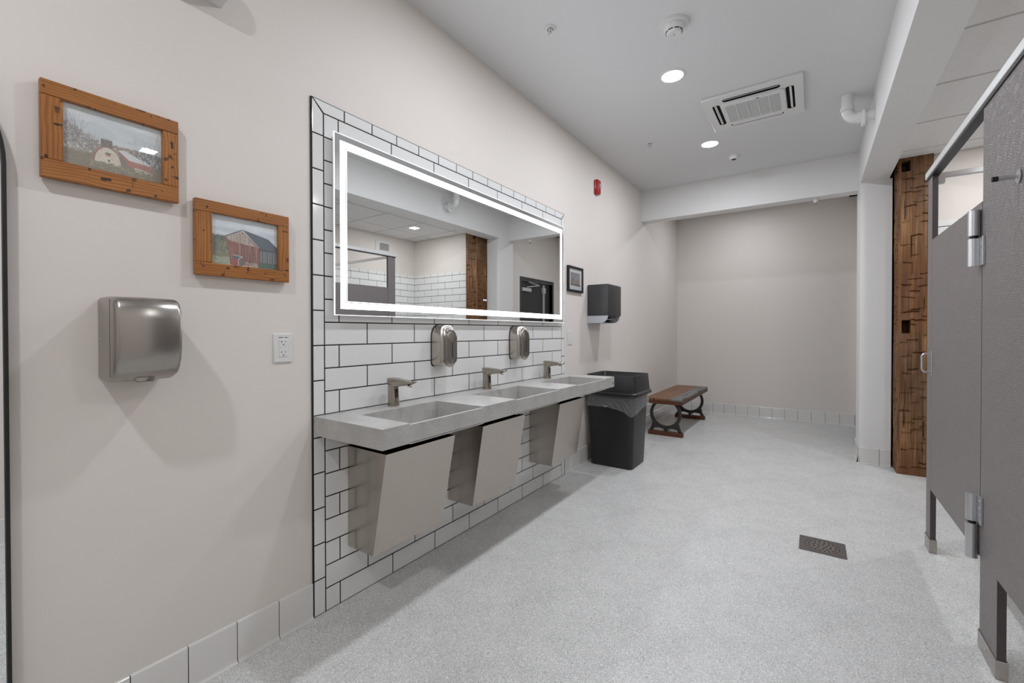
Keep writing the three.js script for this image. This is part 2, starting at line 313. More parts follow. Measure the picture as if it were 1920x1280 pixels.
// cove base tiles
const coveProfile = []; { const t = 0.009, h = 0.155; coveProfile.push([0, 0], [0.021, 0], [0.0195, 0.003]); for (let i = 0; i <= 6; i++) { const a = i / 6 * Math.PI / 2; coveProfile.push([t + 0.0095 - 0.0095 * Math.sin(a), 0.003 + 0.016 - 0.016 * Math.cos(a) + (i ? 0 : 0)]); } for (let i = 0; i <= 4; i++) { const a = i / 4 * Math.PI / 2; coveProfile.push([t - 0.006 + 0.006 * Math.cos(a), h - 0.006 + 0.006 * Math.sin(a)]); } coveProfile.push([0, h]); }
const coveCache = new Map();
function coveGeo(w) { const k = w.toFixed(4); if (!coveCache.has(k)) coveCache.set(k, boxUV(toCreasedNormals(prism(coveProfile, w).translate(0, 0, -w / 2), 0.7))); return coveCache.get(k); }
function coveRun(g, axis, at, face, joints) {   // axis the run goes along; face = +1/-1 the way the tiles look
  joints = [...joints].sort((a, b) => a - b);
  for (let i = 0; i < joints.length - 1; i++) {
    const w = joints[i + 1] - joints[i] - 0.003, c = (joints[i] + joints[i + 1]) / 2; if (w < 0.01) continue;
    const m = mesh('tile', coveGeo(w), M.baseTile, g);
    if (axis === 'z') { m.position.set(at, 0.0005, c); m.rotation.y = face > 0 ? 0 : Math.PI; } else { m.position.set(c, 0.0005, at); m.rotation.y = -Math.PI / 2; }
  }
  const a = joints[0], b = joints[joints.length - 1];
  mesh('grout', axis === 'z' ? B(at, at + face * 0.006, 0, 0.15, a, b) : B(a, b, 0, 0.15, at, at + 0.006), M.grout, g);
}
{
  const j = (from, to, start, p) => { const o = [from, to]; for (let v = start - 60 * p; v < to; v += p) if (v > from + 0.02 && v < to - 0.02) o.push(v); return o; };
  const bl = struct('baseboard_left', 'row of pale cove tiles along the foot of the left wall', 'baseboard');
  coveRun(bl, 'z', 0, 1, j(-1.0775, ZF, -1.0867, 0.1585)); coveRun(bl, 'z', 0, 1, j(ZB, -3.436, -3.436, 0.1585));
  const bb = struct('baseboard_back', 'row of pale cove tiles along the foot of the back wall', 'baseboard');
  coveRun(bb, 'x', ZB, 1, j(0.02, 2.275, 0.5401, 0.1572));
  const bc = struct('baseboard_column', 'pale cove tiles wrapped round the foot of the white column', 'baseboard');
  coveRun(bc, 'x', -5.33, 1, [2.172, 2.329, 2.412]); coveRun(bc, 'z', XR, -1, [-5.72, -5.57, -5.41, -5.33]);
  { const cg = []; const seg = 5; for (let i = 0; i < seg; i++) { } const ring = coveProfile.map(([r, y]) => [r, y]); const L = []; for (let i = 0; i <= seg; i++) { const a = Math.PI / 2 + (i / seg) * Math.PI / 2; L.push(ring.map(([r, y]) => [XR + 0.0 + r * Math.cos(a) * 0.95 - 0.0, y, -5.33 + r * Math.sin(a) * 0.95])); } mesh('tile', loft(L, true, true, 0.7), M.baseTile, bc); mesh('tile', coveGeo(0.009), M.baseTile, bc).position.set(0, -5, 0); bc.children[bc.children.length - 1].removeFromParent(); }
  const br = struct('baseboard_right', 'pale cove tiles under the alcove wall beside the door', 'baseboard');
  coveRun(br, 'z', 2.285, -1, j(ZB + 0.02, -7.2, ZB + 0.02, 0.1585)); coveRun(br, 'z', 2.285, -1, j(-6.04, -5.73, -6.04, 0.1585));
  const be = struct('baseboard_entry', 'pale cove tiles under the wall beside the viewer', 'baseboard');
  coveRun(be, 'z', XR, -1, j(-0.95, ZF, -0.95, 0.1585));
}

// ------------------------------------------------------------------ downlights
function downlight(x, y, z, label, set, size = 0.16, share = 1) {
  const g = thing('ceiling_light', label, 'light', [x, y, z], 'round ceiling downlights');
  const r = size / 2;
  mesh('trim_ring', lathe([[r * 0.88, -0.003], [r * 0.93, -0.0055], [r * 1.1, -0.004], [r * 1.15, 0.0], [r * 0.88, 0.0]], 40), M.whitePlastic, g);
  mesh('lamp_disc', cyl(r * 0.9, r * 0.9, 0.002, 40, [0, -0.002, 0]), M.lampDisc, g);
  const l = new THREE.RectAreaLight(set.color, set.radiance * share, size * 0.62, size * 0.62); l.name = 'downlight'; l.position.set(0, -0.0075, 0); l.rotation.x = -Math.PI / 2; g.add(l);
}
downlight(0.995, H, -3.167, 'larger ceiling downlight, between smoke detector and air conditioner', MAIN_LIGHT);
downlight(0.995, H, -4.514, 'farther small-looking ceiling downlight, beyond the air conditioner', MAIN_LIGHT);
downlight(0.995, H, -1.82, 'ceiling downlight above the near washbasin, out of the picture', MAIN_LIGHT);
downlight(0.995, H, 0.55, 'ceiling downlight behind the viewer', MAIN_LIGHT, 0.16, 1.35);
downlight(0.995, H, -6.45, 'ceiling downlight behind the cross beam above the bench', MAIN_LIGHT, 0.16, 0.7);
downlight(3.08, HS - 0.001, -4.46, 'warm downlight over the far stall, seen in the lit mirror', STALL_LIGHT);
downlight(2.81, HS - 0.001, -1.3, 'warm downlight over the near stall, mirrored in the upper picture glass', STALL_LIGHT, 0.15);
downlight(3.08, HS - 0.001, -2.85, 'warm downlight over the middle stall', STALL_LIGHT);

// ------------------------------------------------------------------ lit mirror
{
  const g = thing('lighted_mirror', 'long wall mirror with a glowing white light band', 'mirror');
  const z0 = -1.165, z1 = -3.35, y0 = 1.336, y1 = 2.157, X = 0.045;
  mesh('housing', RB(0.0095, 0.04, y0 + 0.012, y1 - 0.012, z1 + 0.012, z0 - 0.012, 0.002), M.whitePlastic, g);
  const ring = (a, b, x0, x1) => merge([B(x0, x1, y0 + a, y1 - a, z0 - b, z0 - a), B(x0, x1, y0 + a, y1 - a, z1 + a, z1 + b), B(x0, x1, y1 - b, y1 - a, z1 + b, z0 - b), B(x0, x1, y0 + a, y0 + b, z1 + b, z0 - b)]);
  const zl = (v) => v; void zl;
  mesh('glass_edge', ring(-0.0004, 0.0022, 0.0395, X + 0.0003), M.rim, g);
  mesh('mirror_border', ring(0.0022, 0.029, 0.04, X), M.mirror, g);
  mesh('light_band', ring(0.029, 0.0575, 0.04, X - 0.0003), M.ledBand, g);
  mesh('mirror_line', ring(0.0575, 0.0605, 0.04, X), std({ color: '#9a9c9e', metalness: 1, roughness: 0.05 }), g);
  mesh('inner_light_line', ring(0.0605, 0.0645, 0.04, X - 0.0003), M.ledBand, g);
  mesh('mirror_glass', B(0.04, X, y0 + 0.0645, y1 - 0.0645, z1 + 0.0645, z0 - 0.0645), M.mirror, g);
  for (const z of [-2.2445, -2.2642]) mesh('touch_button', cyl(0.005, 0.005, 0.0012, 20, [X + 0.0004, 1.466, z], 'x'), std({ color: '#cfe0ff', emissive: '#dfe9ff', emissiveIntensity: 1.4 }), g);
  const w = 0.0285, a = 0.04325;
  const lamp = (y, z, h, l) => { const r = new THREE.RectAreaLight(LED_LIGHT.color, LED_LIGHT.radiance, l, h); r.name = 'mirror_led'; r.position.set(X + 0.002, y, z); r.lookAt(X - 1, y, z); r.rotation.set(0, -Math.PI / 2, 0); g.add(r); };
  const zm = (z0 + z1) / 2, ym = (y0 + y1) / 2, lz = z0 - z1 - 2 * a, ly = y1 - y0 - 2 * a;
  lamp(y1 - a, zm, w, lz); lamp(y0 + a, zm, w, lz); lamp(ym, z0 - a, ly, w); lamp(ym, z1 + a, ly, w);
}

// ------------------------------------------------------------------ washbasin counter, taps, soap, bins
const CX = 0.468, CT = yCt, CB = 0.807, CZ0 = -1.0825, CZ1 = -3.4325;
const basins = [[-1.222, -1.702], [-1.99, -2.49], [-2.765, -3.25]];
{
  const g = thing('washbasin_counter', 'grey concrete counter with three recessed basins along the tiled wall', 'counter');
  const out = [[0.009, -CZ0], [CX, -CZ0]];
  for (const [a, b] of basins) out.push([CX, -a], [0.148, -a], [0.148, -b], [CX, -b]);
  out.push([CX, -CZ1], [0.009, -CZ1]);
  const deck = prism(out, CT - CB, 0.0015).rotateX(-Math.PI / 2).translate(0, CB, 0);   // x, -z -> world
  const parts = [boxUV(deck)];
  for (const [a, b] of basins) {
    parts.push(RB(CX - 0.014, CX, CB, 0.884, b - 0.002, a + 0.002, 0.002));
    const bowl = [[0.138, CB + 0.001], [0.138, 0.756], [0.31, 0.756], [0.395, CB - 0.003], [0.468, CB - 0.003], [0.468, CB + 0.004], [0.38, CB + 0.004], [0.305, 0.77], [0.148, 0.764], [0.148, CB + 0.001]];
    parts.push(boxUV(prism(bowl.reverse(), a - b).translate(0, 0, b)));
    const cheek = [[0.138, CB + 0.001], [0.398, CB + 0.001], [0.31, 0.756], [0.138, 0.756]].reverse();
    for (const z of [a, b - 0.01]) parts.push(boxUV(prism(cheek, 0.01).translate(0, 0, z)));
  }
  mesh('slab', merge(parts), M.concrete, g);
  for (const [a, b] of basins) mesh('drain_strip', RB(0.22, 0.28, 0.764, 0.7695, (a + b) / 2 - 0.03, (a + b) / 2 + 0.03, 0.001), M.chrome, g);
  const st = mesh('maker_sticker', merge([B(CX, CX + 0.0008, 0.828, 0.838, -3.412, -3.398), B(CX, CX + 0.0008, 0.841, 0.851, -3.414, -3.4)]), M.black, g); st.userData.label = 'small black mark near the far front corner';
}
const faucetNames = ['brushed nickel tap at the nearest basin', 'brushed nickel tap at the middle basin', 'brushed nickel tap at the farthest basin beside the bin'];
[-1.472, -2.239, -3.019].forEach((z, i) => {
  const g = thing('faucet', faucetNames[i], 'tap', [0.0735, CT, z], 'sensor taps along the counter');
  const ring = (cx, w, d, y) => rrect(w, d, Math.min(w, d) * 0.42, 5).map(([a, b]) => [cx + a, y, b]);
  mesh('body', loft([ring(0, 0.056, 0.053, 0), ring(0, 0.056, 0.053, 0.004), ring(-0.002, 0.05, 0.05, 0.06), ring(-0.003, 0.048, 0.049, 0.1), ring(-0.003, 0.048, 0.048, 0.128), ring(-0.003, 0.044, 0.044, 0.136)], true, true, 0.9), M.nickel, g);
  const sec = (x, yt, yb, w) => [[x, yb + 0.004, -w / 2 + 0.004], [x, yb, 0], [x, yb + 0.004, w / 2 - 0.004], [x, (yt + yb) / 2, w / 2], [x, yt - 0.002, w / 2], [x, yt, w / 2 - 0.003], [x, yt, -w / 2 + 0.003], [x, yt - 0.002, -w / 2], [x, (yt + yb) / 2, -w / 2]];
  const sp = mesh('spout', loft([sec(-0.022, 0.1385, 0.1, 0.046), sec(0.015, 0.138, 0.092, 0.046), sec(0.06, 0.134, 0.1, 0.043), sec(0.105, 0.13, 0.106, 0.041), sec(0.14, 0.1275, 0.115, 0.039), sec(0.15, 0.1265, 0.121, 0.037)], true, true, 0.7), M.nickel, g);
  mesh('aerator', cyl(0.011, 0.011, 0.008, 20, [0.118, 0.104, 0]), M.chrome, sp);
  mesh('sensor', RB(0.0205, 0.0245, 0.03, 0.085, -0.009, 0.009, 0.0015), std({ color: '#1b1d1f', roughness: 0.08 }), g);
});

const soapOutline = (w, h, top, bot) => {   // arched head, softly rounded foot: z across, y up
  const o = []; for (let i = 0; i <= 14; i++) { const a = i / 14 * Math.PI; o.push([Math.sign(Math.cos(a)) * Math.abs(Math.cos(a)) ** 0.84 * w / 2, h / 2 - top + top * Math.abs(Math.sin(a)) ** 0.9]); }
  for (let i = 0; i <= 6; i++) { const a = Math.PI + i / 6 * Math.PI / 2; o.push([-w / 2 + bot + bot * Math.cos(a), -h / 2 + bot + bot * Math.sin(a)]); }
  for (let i = 0; i <= 6; i++) { const a = 1.5 * Math.PI + i / 6 * Math.PI / 2; o.push([w / 2 - bot + bot * Math.cos(a), -h / 2 + bot + bot * Math.sin(a)]); }
  return o;
};
[['stainless soap dispenser on the tiles right of the nearest tap', -1.86, 1.181], ['stainless soap dispenser on the tiles nearer the far basin', -2.643, 1.181]].forEach(([label, z, y]) => {
  const g = thing('soap_dispenser', label, 'dispenser', [TX + 0.0005, y, z], 'stainless soap dispensers under the mirror');
  const ly = (w, h, x, dy = 0, t = 0.08, b = 0.026) => soapOutline(w, h, t, b).map(([a, c]) => [x, c + dy, -a]);
  mesh('back_plate', loft([ly(0.127, 0.243, 0), ly(0.127, 0.243, 0.005)], true, true), M.black, g);
  mesh('body', loft([ly(0.123, 0.238, 0.005), ly(0.124, 0.239, 0.012), ly(0.122, 0.237, 0.06), ly(0.119, 0.233, 0.074), ly(0.112, 0.226, 0.083), ly(0.1, 0.212, 0.088), ly(0.094, 0.204, 0.0885)], true, true, 0.85), M.steelV, g);
  mesh('front_panel', loft([ly(0.1, 0.212, 0.085, -0.002, 0.062, 0.03), ly(0.097, 0.209, 0.095, -0.003, 0.06, 0.03), ly(0.09, 0.2, 0.102, -0.006, 0.05, 0.03), ly(0.082, 0.178, 0.107, -0.014, 0.03, 0.028), ly(0.08, 0.165, 0.109, -0.018, 0.016, 0.026)], true, true, 0.7), M.steelDark, g);
  mesh('nozzle', loft([rrect(0.07, 0.05, 0.02).map(([a, b]) => [0.085 + b * 0.9, -0.095, -a]), rrect(0.05, 0.036, 0.012).map(([a, b]) => [0.089 + b, -0.112, -a]), rrect(0.022, 0.018, 0.006).map(([a, b]) => [0.092 + b, -0.122, -a])], true, true, 0.9), M.steelV, g);
  mesh('level_slot', RB(0.1085, 0.1096, -0.07, 0.02, -0.003, 0.003, 0.0004), M.black, g);
});

[['stainless waste bin under the near end of the counter', -1.2535, -1.6985, 0.282, 0.19], ['stainless waste bin under the middle of the counter', -1.9405, -2.376, 0.277, 0.198], ['stainless waste bin under the far end of the counter', -2.8545, -3.278, 0.276, 0.2035]].forEach(([label, za, zb, xt, xb]) => {
  const yb = 0.252, yt = 0.7235, x0 = 0.0105, t = 0.0016, g = thing('waste_bin', label, 'bin', [x0, yb, (za + zb) / 2], 'wall-hung stainless bins under the counter');
  const w = (za - zb) / 2, hgt = yt - yb, T = xt - x0, Bm = xb - x0;
  const quad = (x0, x1, y, s) => [[x0, y, -s], [x1, y, -s], [x1, y, s], [x0, y, s]];
  const outer = [quad(0, Bm, 0, w), quad(0, T, hgt, w)], inner = [quad(t, T - t, hgt, w - t), quad(t, Bm - t, t, w - t)];
  mesh('shell', loft([outer[0], outer[1], inner[0], inner[1]], true, true, 0.3), M.steelV, g);
  mesh('liner', loft([quad(0.006, Bm - 0.006, 0.02, w - 0.006), quad(0.004, T - 0.004, hgt - 0.008, w - 0.004), quad(0.006, T - 0.006, hgt - 0.008, w - 0.006), quad(0.01, Bm - 0.01, 0.024, w - 0.01)], true, true, 0.3), M.blackPlastic, g);
});

// ------------------------------------------------------------------ things on the left wall
function pictureFrame(label, z0, z1, y0, y1, oz0, oz1, oy0, oy1, tex) {
  const g = thing('framed_picture', label, 'picture', [0, (y0 + y1) / 2, (z0 + z1) / 2]);
  const cy = (y0 + y1) / 2, cz = (z0 + z1) / 2, xb = 0.006, xf = 0.029, put = (name, geo, mat) => mesh(name, geo.translate(0, -cy, -cz), mat, g);
  put('rail', grainUV(RB(xb, xf, oy1, y1, z1, z0, 0.0025), 2, rnd() * 9), M.frameWood); put('rail', grainUV(RB(xb, xf, y0, oy0, z1, z0, 0.0025), 2, rnd() * 9), M.frameWood);
  put('stile', grainUV(RB(xb, xf - 0.0008, oy0 + 0.0004, oy1 - 0.0004, oz0, z0, 0.002), 1, rnd() * 9), M.frameWood); put('stile', grainUV(RB(xb, xf - 0.0008, oy0 + 0.0004, oy1 - 0.0004, z1, oz1, 0.002), 1, rnd() * 9), M.frameWood);
  const pg = new THREE.PlaneGeometry(oz0 - oz1, oy1 - oy0).rotateY(Math.PI / 2).translate(0.0145, (oy0 + oy1) / 2, (oz0 + oz1) / 2);
  put('photograph', merge([pg]), std({ map: tex, roughness: 0.6 }));
  put('glass', B(0.0168, 0.0185, oy0, oy1, oz1, oz0), M.glass);
  put('backing', B(0.002, 0.0135, oy0 - 0.004, oy1 + 0.004, oz1 - 0.004, oz0 + 0.004), M.black);
  return g;
}
const speck = (c, n, x0, x1, y0, y1, cols, r0, r1, sx = 1) => { for (let i = 0; i < n; i++) { c.fillStyle = cols[(rnd() * cols.length) | 0]; c.globalAlpha = 0.25 + 0.5 * rnd(); const x = lerp(x0, x1, rnd()), y = lerp(y0, y1, rnd()), r = lerp(r0, r1, rnd()); c.beginPath(); c.ellipse(x, y, r * sx, r, 0, 0, 7); c.fill(); } c.globalAlpha = 1; };
const poly = (c, col, ...p) => { c.fillStyle = col; c.beginPath(); c.moveTo(p[0], p[1]); for (let i = 2; i < p.length; i += 2) c.lineTo(p[i], p[i + 1]); c.closePath(); c.fill(); };
function twigs(c, x, y, len, col, n) { c.strokeStyle = col; for (let i = 0; i < n; i++) { c.lineWidth = 0.6 + rnd(); c.globalAlpha = 0.35 + 0.4 * rnd(); c.beginPath(); let px = x + (rnd() - 0.5) * len * 0.6, py = y; c.moveTo(px, py); for (let k = 0; k < 4; k++) { px += (rnd() - 0.5) * len * 0.3; py -= len * 0.25 * (0.5 + rnd()); c.lineTo(px, py); } c.stroke(); } c.globalAlpha = 1; }
const lift = (c, w, h) => { c.globalCompositeOperation = 'screen'; c.fillStyle = '#4c4e50'; c.fillRect(0, 0, w, h); c.globalCompositeOperation = 'source-over'; };   // faded matt print
const photo1 = canvasTex(768, 590, (c, w, h) => {
  const s = c.createLinearGradient(0, 0, 0, h * 0.75); s.addColorStop(0, '#b3bcbf'); s.addColorStop(0.4, '#cbd2d2'); s.addColorStop(1, '#d0d0ca'); c.fillStyle = s; c.fillRect(0, 0, w, h);
  speck(c, 90, 0, w, 0, h * 0.5, ['#bcc5c7', '#d4d9d8', '#b0babc'], 30, 90, 2.2);
  for (let i = 0; i < 16; i++) speck(c, 90, w * i * 0.022, w * (i * 0.022 + 0.03), h * lerp(0.24, 0.5, i / 15) + h * 0.06 * rnd(), h * 0.78, ['#5d564e', '#6f6355', '#4c4944', '#7d6c58', '#8a8078'], 2, 9); twigs(c, 60, h * 0.62, 230, '#3c3a38', 60); twigs(c, 190, h * 0.66, 150, '#4b4540', 50);
  speck(c, 500, w * 0.46, w * 0.72, h * 0.5, h * 0.68, ['#8a6f52', '#77624c', '#9a7c5c', '#5b4f44'], 3, 12);
  speck(c, 700, w * 0.72, w, h * 0.5, h * 0.95, ['#4a4a4a', '#5a5550', '#3b3c3d'], 3, 13); twigs(c, 700, h * 0.9, 300, '#333436', 60);
  c.fillStyle = '#5c5340'; c.fillRect(0, h * 0.74, w, h); speck(c, 3200, 0, w, h * 0.72, h, ['#6d6347', '#575033', '#80724f', '#4a4232', '#6b5842', '#6a5048'], 2, 7, 1.6);
  poly(c, '#4b3f37', w * .355, h * .44, w * .47, h * .44, w * .47, h * .64, w * .355, h * .64); speck(c, 90, w * .36, w * .465, h * .45, h * .63, ['#5e4f42', '#3a322c', '#6b5748'], 2, 7); c.fillStyle = '#9aa0a0'; c.beginPath(); c.ellipse(w * .413, h * .44, w * .058, h * .03, 0, Math.PI, 0); c.fill();
  poly(c, '#56504d', w * .44, h * .56, w * .66, h * .70, w * .66, h * .84, w * .50, h * .86);
  poly(c, '#8f4a38', w * .54, h * .58, w * .88, h * .70, w * .885, h * .88, w * .64, h * .82); speck(c, 160, w * .64, w * .88, h * .70, h * .80, ['#a4523c', '#7f4031', '#b3644a'], 2, 6);
  poly(c, '#b9b3a3', w * .70, h * .80, w * .885, h * .83, w * .885, h * .89, w * .70, h * .87);
  poly(c, '#c6c9ca', w * .53, h * .57, w * .585, h * .545, w * .885, h * .70, w * .86, h * .72, w * .64, h * .70);
  c.fillStyle = '#7d4a3c'; c.beginPath(); c.moveTo(w * .27, h * .84); c.bezierCurveTo(w * .28, h * .62, w * .36, h * .55, w * .42, h * .555); c.bezierCurveTo(w * .50, h * .565, w * .56, h * .67, w * .57, h * .86); c.closePath(); c.fill();
  c.fillStyle = '#c9bda6'; c.beginPath(); c.moveTo(w * .295, h * .84); c.bezierCurveTo(w * .30, h * .65, w * .37, h * .572, w * .422, h * .572); c.bezierCurveTo(w * .495, h * .585, w * .55, h * .68, w * .558, h * .86); c.closePath(); c.fill(); speck(c, 300, w * .33, w * .54, h * .62, h * .84, ['#d7ccb6', '#b7a78d', '#a98d72', '#c7b9a1'], 2, 8);
  c.fillStyle = '#4c4038'; c.fillRect(w * .40, h * .655, w * .055, h * .035); c.fillRect(w * .425, h * .77, w * .022, h * .035); c.fillStyle = '#b06d45'; c.fillRect(w * .405, h * .69, w * .045, h * .03);
  speck(c, 700, w * .25, w * .9, h * .83, h * .96, ['#7b6e4a', '#5c5538', '#8d7f58', '#4c4a38'], 2, 8, 1.5);
  twigs(c, 720, h, 380, '#2e2f30', 40);
  lift(c, w, h);
});
const photo2 = canvasTex(768, 580, (c, w, h) => {
  const s = c.createLinearGradient(0, 0, 0, h * 0.7); s.addColorStop(0, '#aeb9c1'); s.addColorStop(0.2, '#d3dbe0'); s.addColorStop(1, '#d6dadb'); c.fillStyle = s; c.fillRect(0, 0, w, h);
  speck(c, 60, 0, w, h * 0.02, h * 0.3, ['#c3ced6', '#dde4e8', '#b9c5cd'], 14, 40, 5);
  speck(c, 900, 0, w * .3, h * .42, h * .92, ['#3f463c', '#50563f', '#394038', '#5f6348'], 5, 22); speck(c, 500, w * .08, w * .34, h * .52, h * .9, ['#6f6c43', '#827a4c', '#575a3a', '#8f8555'], 3, 11);
  c.fillStyle = '#7f8b66'; c.fillRect(0, h * .84, w * .3, h * .16); speck(c, 260, 0, w * .3, h * .84, h, ['#8f9c74', '#6d7a56', '#a3ad8a'], 3, 12, 2);
  poly(c, '#38424c', w * .45, h * .22, w * .86, h * .34, w, h * .50, w, h * .60, w * .70, h * .55);
  poly(c, '#2d2f31', w * .70, h * .55, w, h * .60, w, h, w * .70, h); for (let i = 0; i < 14; i++) { c.fillStyle = ['#55585a', '#6f7374', '#3c3e40', '#7c8081'][i % 4]; c.fillRect(w * (.715 + i * .02), h * .62, w * .015, h * .25); }
  poly(c, '#74392c', w * .20, h * .40, w * .45, h * .25, w * .70, h * .56, w * .70, h * .98, w * .27, h * .98);
  for (let i = 0; i < 46; i++) { const x = w * lerp(.24, .69, rnd()), y = h * lerp(.48, .6, rnd()); c.fillStyle = ['#8f4533', '#5d2c22', '#4a2a22', '#a8654c', '#9a8472'][(rnd() * 5) | 0]; c.globalAlpha = .6; c.fillRect(x, y, 4 + 8 * rnd(), h * lerp(.15, .45, rnd())); } c.globalAlpha = 1;
  poly(c, '#a99c88', w * .205, h * .41, w * .45, h * .255, w * .655, h * .545, w * .5, h * .53, w * .24, h * .47); for (let i = 0; i < 40; i++) { const t = rnd(), x = w * lerp(.25, .62, t), top = h * (t < .54 ? lerp(.38, .27, t / .54) : lerp(.27, .47, (t - .54) / .46)); c.fillStyle = ['#b9ad98', '#8b7662', '#9a5b40', '#6f6255', '#c4bba8'][(rnd() * 5) | 0]; c.globalAlpha = .55; c.fillRect(x, top + 6, 4 + 6 * rnd(), h * .5 - top); } c.globalAlpha = 1;
  c.strokeStyle = '#c9cac6'; c.lineWidth = 5; c.beginPath(); c.moveTo(w * .45, h * .23); c.lineTo(w * .705, h * .56); c.stroke(); c.strokeStyle = '#2f3336'; c.lineWidth = 9; c.beginPath(); c.moveTo(w * .195, h * .41); c.lineTo(w * .455, h * .225); c.stroke(); c.fillStyle = '#1d1c1b'; c.beginPath(); c.arc(w * .455, h * .30, 8, 0, 7); c.fill();
  poly(c, '#8f3324', w * .29, h * .86, w * .385, h * .84, w * .385, h, w * .29, h); poly(c, '#3f4446', w * .32, h * .78, w * .45, h * .80, w * .385, h * .86, w * .29, h * .85); c.strokeStyle = '#d4d6d4'; c.lineWidth = 6; c.beginPath(); c.moveTo(w * .31, h * .775); c.lineTo(w * .45, h * .795); c.lineTo(w * .388, h * .85); c.lineTo(w * .388, h); c.stroke(); c.fillStyle = '#4b4f50'; c.fillRect(w * .395, h * .86, w * .05, h * .14);
  c.fillStyle = '#21211f'; c.fillRect(w * .54, h * .87, w * .03, h * .05); speck(c, 60, w * .48, w * .7, h * .9, h, ['#9c8f7c', '#6c6458', '#b7a98f'], 4, 12, 2);
  c.fillStyle = '#23402f'; c.fillRect(w * .71, h * .89, w * .29, h * .11); speck(c, 160, w * .7, w, h * .88, h, ['#2c4a35', '#1b3327', '#3b5a3b'], 3, 10, 2);
  lift(c, w, h);
});
pictureFrame('larger-looking wood framed picture of a round-roofed barn, upper left', -0.2635, -0.588, 1.699, 1.9745, -0.3095, -0.544, 1.752, 1.9312, photo1);
pictureFrame('wood framed picture of a red gabled barn, beside the tiles', -0.6345, -0.9675, 1.4635, 1.733, -0.688, -0.9247, 1.5095, 1.6905, photo2);
{
  const tex = canvasTex(256, 320, (c, w, h) => { c.fillStyle = '#c9ccce'; c.fillRect(0, 0, w, h); const s = c.createLinearGradient(0, h * .18, 0, h * .8); s.addColorStop(0, '#77797a'); s.addColorStop(1, '#8c8a87'); c.fillStyle = s; c.fillRect(w * .14, h * .19, w * .72, h * .6); poly(c, '#6f6259', w * .16, h * .62, w * .33, h * .42, w * .5, h * .6, w * .68, h * .46, w * .85, h * .62, w * .85, h * .72, w * .16, h * .72); speck(c, 90, w * .16, w * .84, h * .6, h * .72, ['#8d6a5e', '#6b7066', '#a09486', '#7c5a52'], 3, 9, 1.4); c.fillStyle = '#33302d'; c.fillRect(w * .14, h * .72, w * .72, h * .07); });
  const g = thing('framed_picture', 'small black framed picture with white mat, above the towel dispenser side', 'picture', [0, 1.737, -3.641]);
  const ring = (a, b, x0, x1) => merge([RB(x0, x1, -0.116 + a, 0.116 - a, -0.152 + a, -0.152 + b, 0.0015), RB(x0, x1, -0.116 + a, 0.116 - a, 0.152 - b, 0.152 - a, 0.0015), RB(x0, x1, 0.116 - b, 0.116 - a, -0.152 + b, 0.152 - b, 0.0015), RB(x0, x1, -0.116 + a, -0.116 + b, -0.152 + b, 0.152 - b, 0.0015)]);
  mesh('frame', ring(0, 0.02, 0.003, 0.022), M.black, g);
  mesh('photograph', merge([new THREE.PlaneGeometry(0.27, 0.198).rotateY(Math.PI / 2).translate(0.012, 0, 0)]), std({ map: tex, roughness: 0.6 }), g);
  mesh('glass', B(0.0145, 0.016, -0.098, 0.098, -0.134, 0.134), M.glass, g);
  mesh('backing', B(0.0025, 0.011, -0.1, 0.1, -0.135, 0.135), M.black, g);
}
{ // hand dryer
  const g = thing('hand_dryer', 'brushed stainless hand dryer under the barn pictures', 'hand dryer', [0.0005, 1.239, -0.4665]);
  const side = (w, s) => { // x forward, y up, for a slice at z = w; s = how far the slice is drawn in
    const p = [[0, -0.128 + s], [0.05, -0.131 + s], [0.10, -0.126 + s], [0.138, -0.112 + s], [0.158 - s * .8, -0.092 + s * .6], [0.172 - s, -0.062], [0.179 - s, -0.02], [0.18 - s, 0.02], [0.178 - s, 0.06], [0.173 - s, 0.09 - s * .2], [0.163 - s, 0.11 - s * .6], [0.148 - s * .6, 0.1215 - s], [0.12, 0.126 - s], [0.06, 0.129 - s], [0, 0.129 - s]];
    return p.map(([x, y]) => [x, y, w]);
  };
  const W = 0.081;
  mesh('shell', loft([side(-W, 0.012), side(-W + 0.004, 0.004), side(-W + 0.012, 0.0), side(0, -0.0015), side(W - 0.012, 0), side(W - 0.004, 0.004), side(W, 0.012)], true, true, 0.75), M.steelH, g);
  mesh('nozzle', loft([rrect(0.062, 0.05, 0.012).map(([a, b]) => [0.1 + b, -0.1, -a]), rrect(0.05, 0.04, 0.012).map(([a, b]) => [0.108 + b, -0.1285, -a])], true, true, 0.7), M.steelH, g);
  mesh('outlet', B(0.092, 0.126, -0.1298, -0.128, -0.02, 0.02), M.deepBlack, g);
  for (const sz of [-W, W]) mesh('seam', B(0.118, 0.1195, -0.11, 0.118, sz - 0.0005, sz + 0.0005), M.black, g);
  mesh('screw', cyl(0.004, 0.004, 0.002, 14, [0.02, 0.0, W + 0.0008], 'z'), M.chrome, g);
}
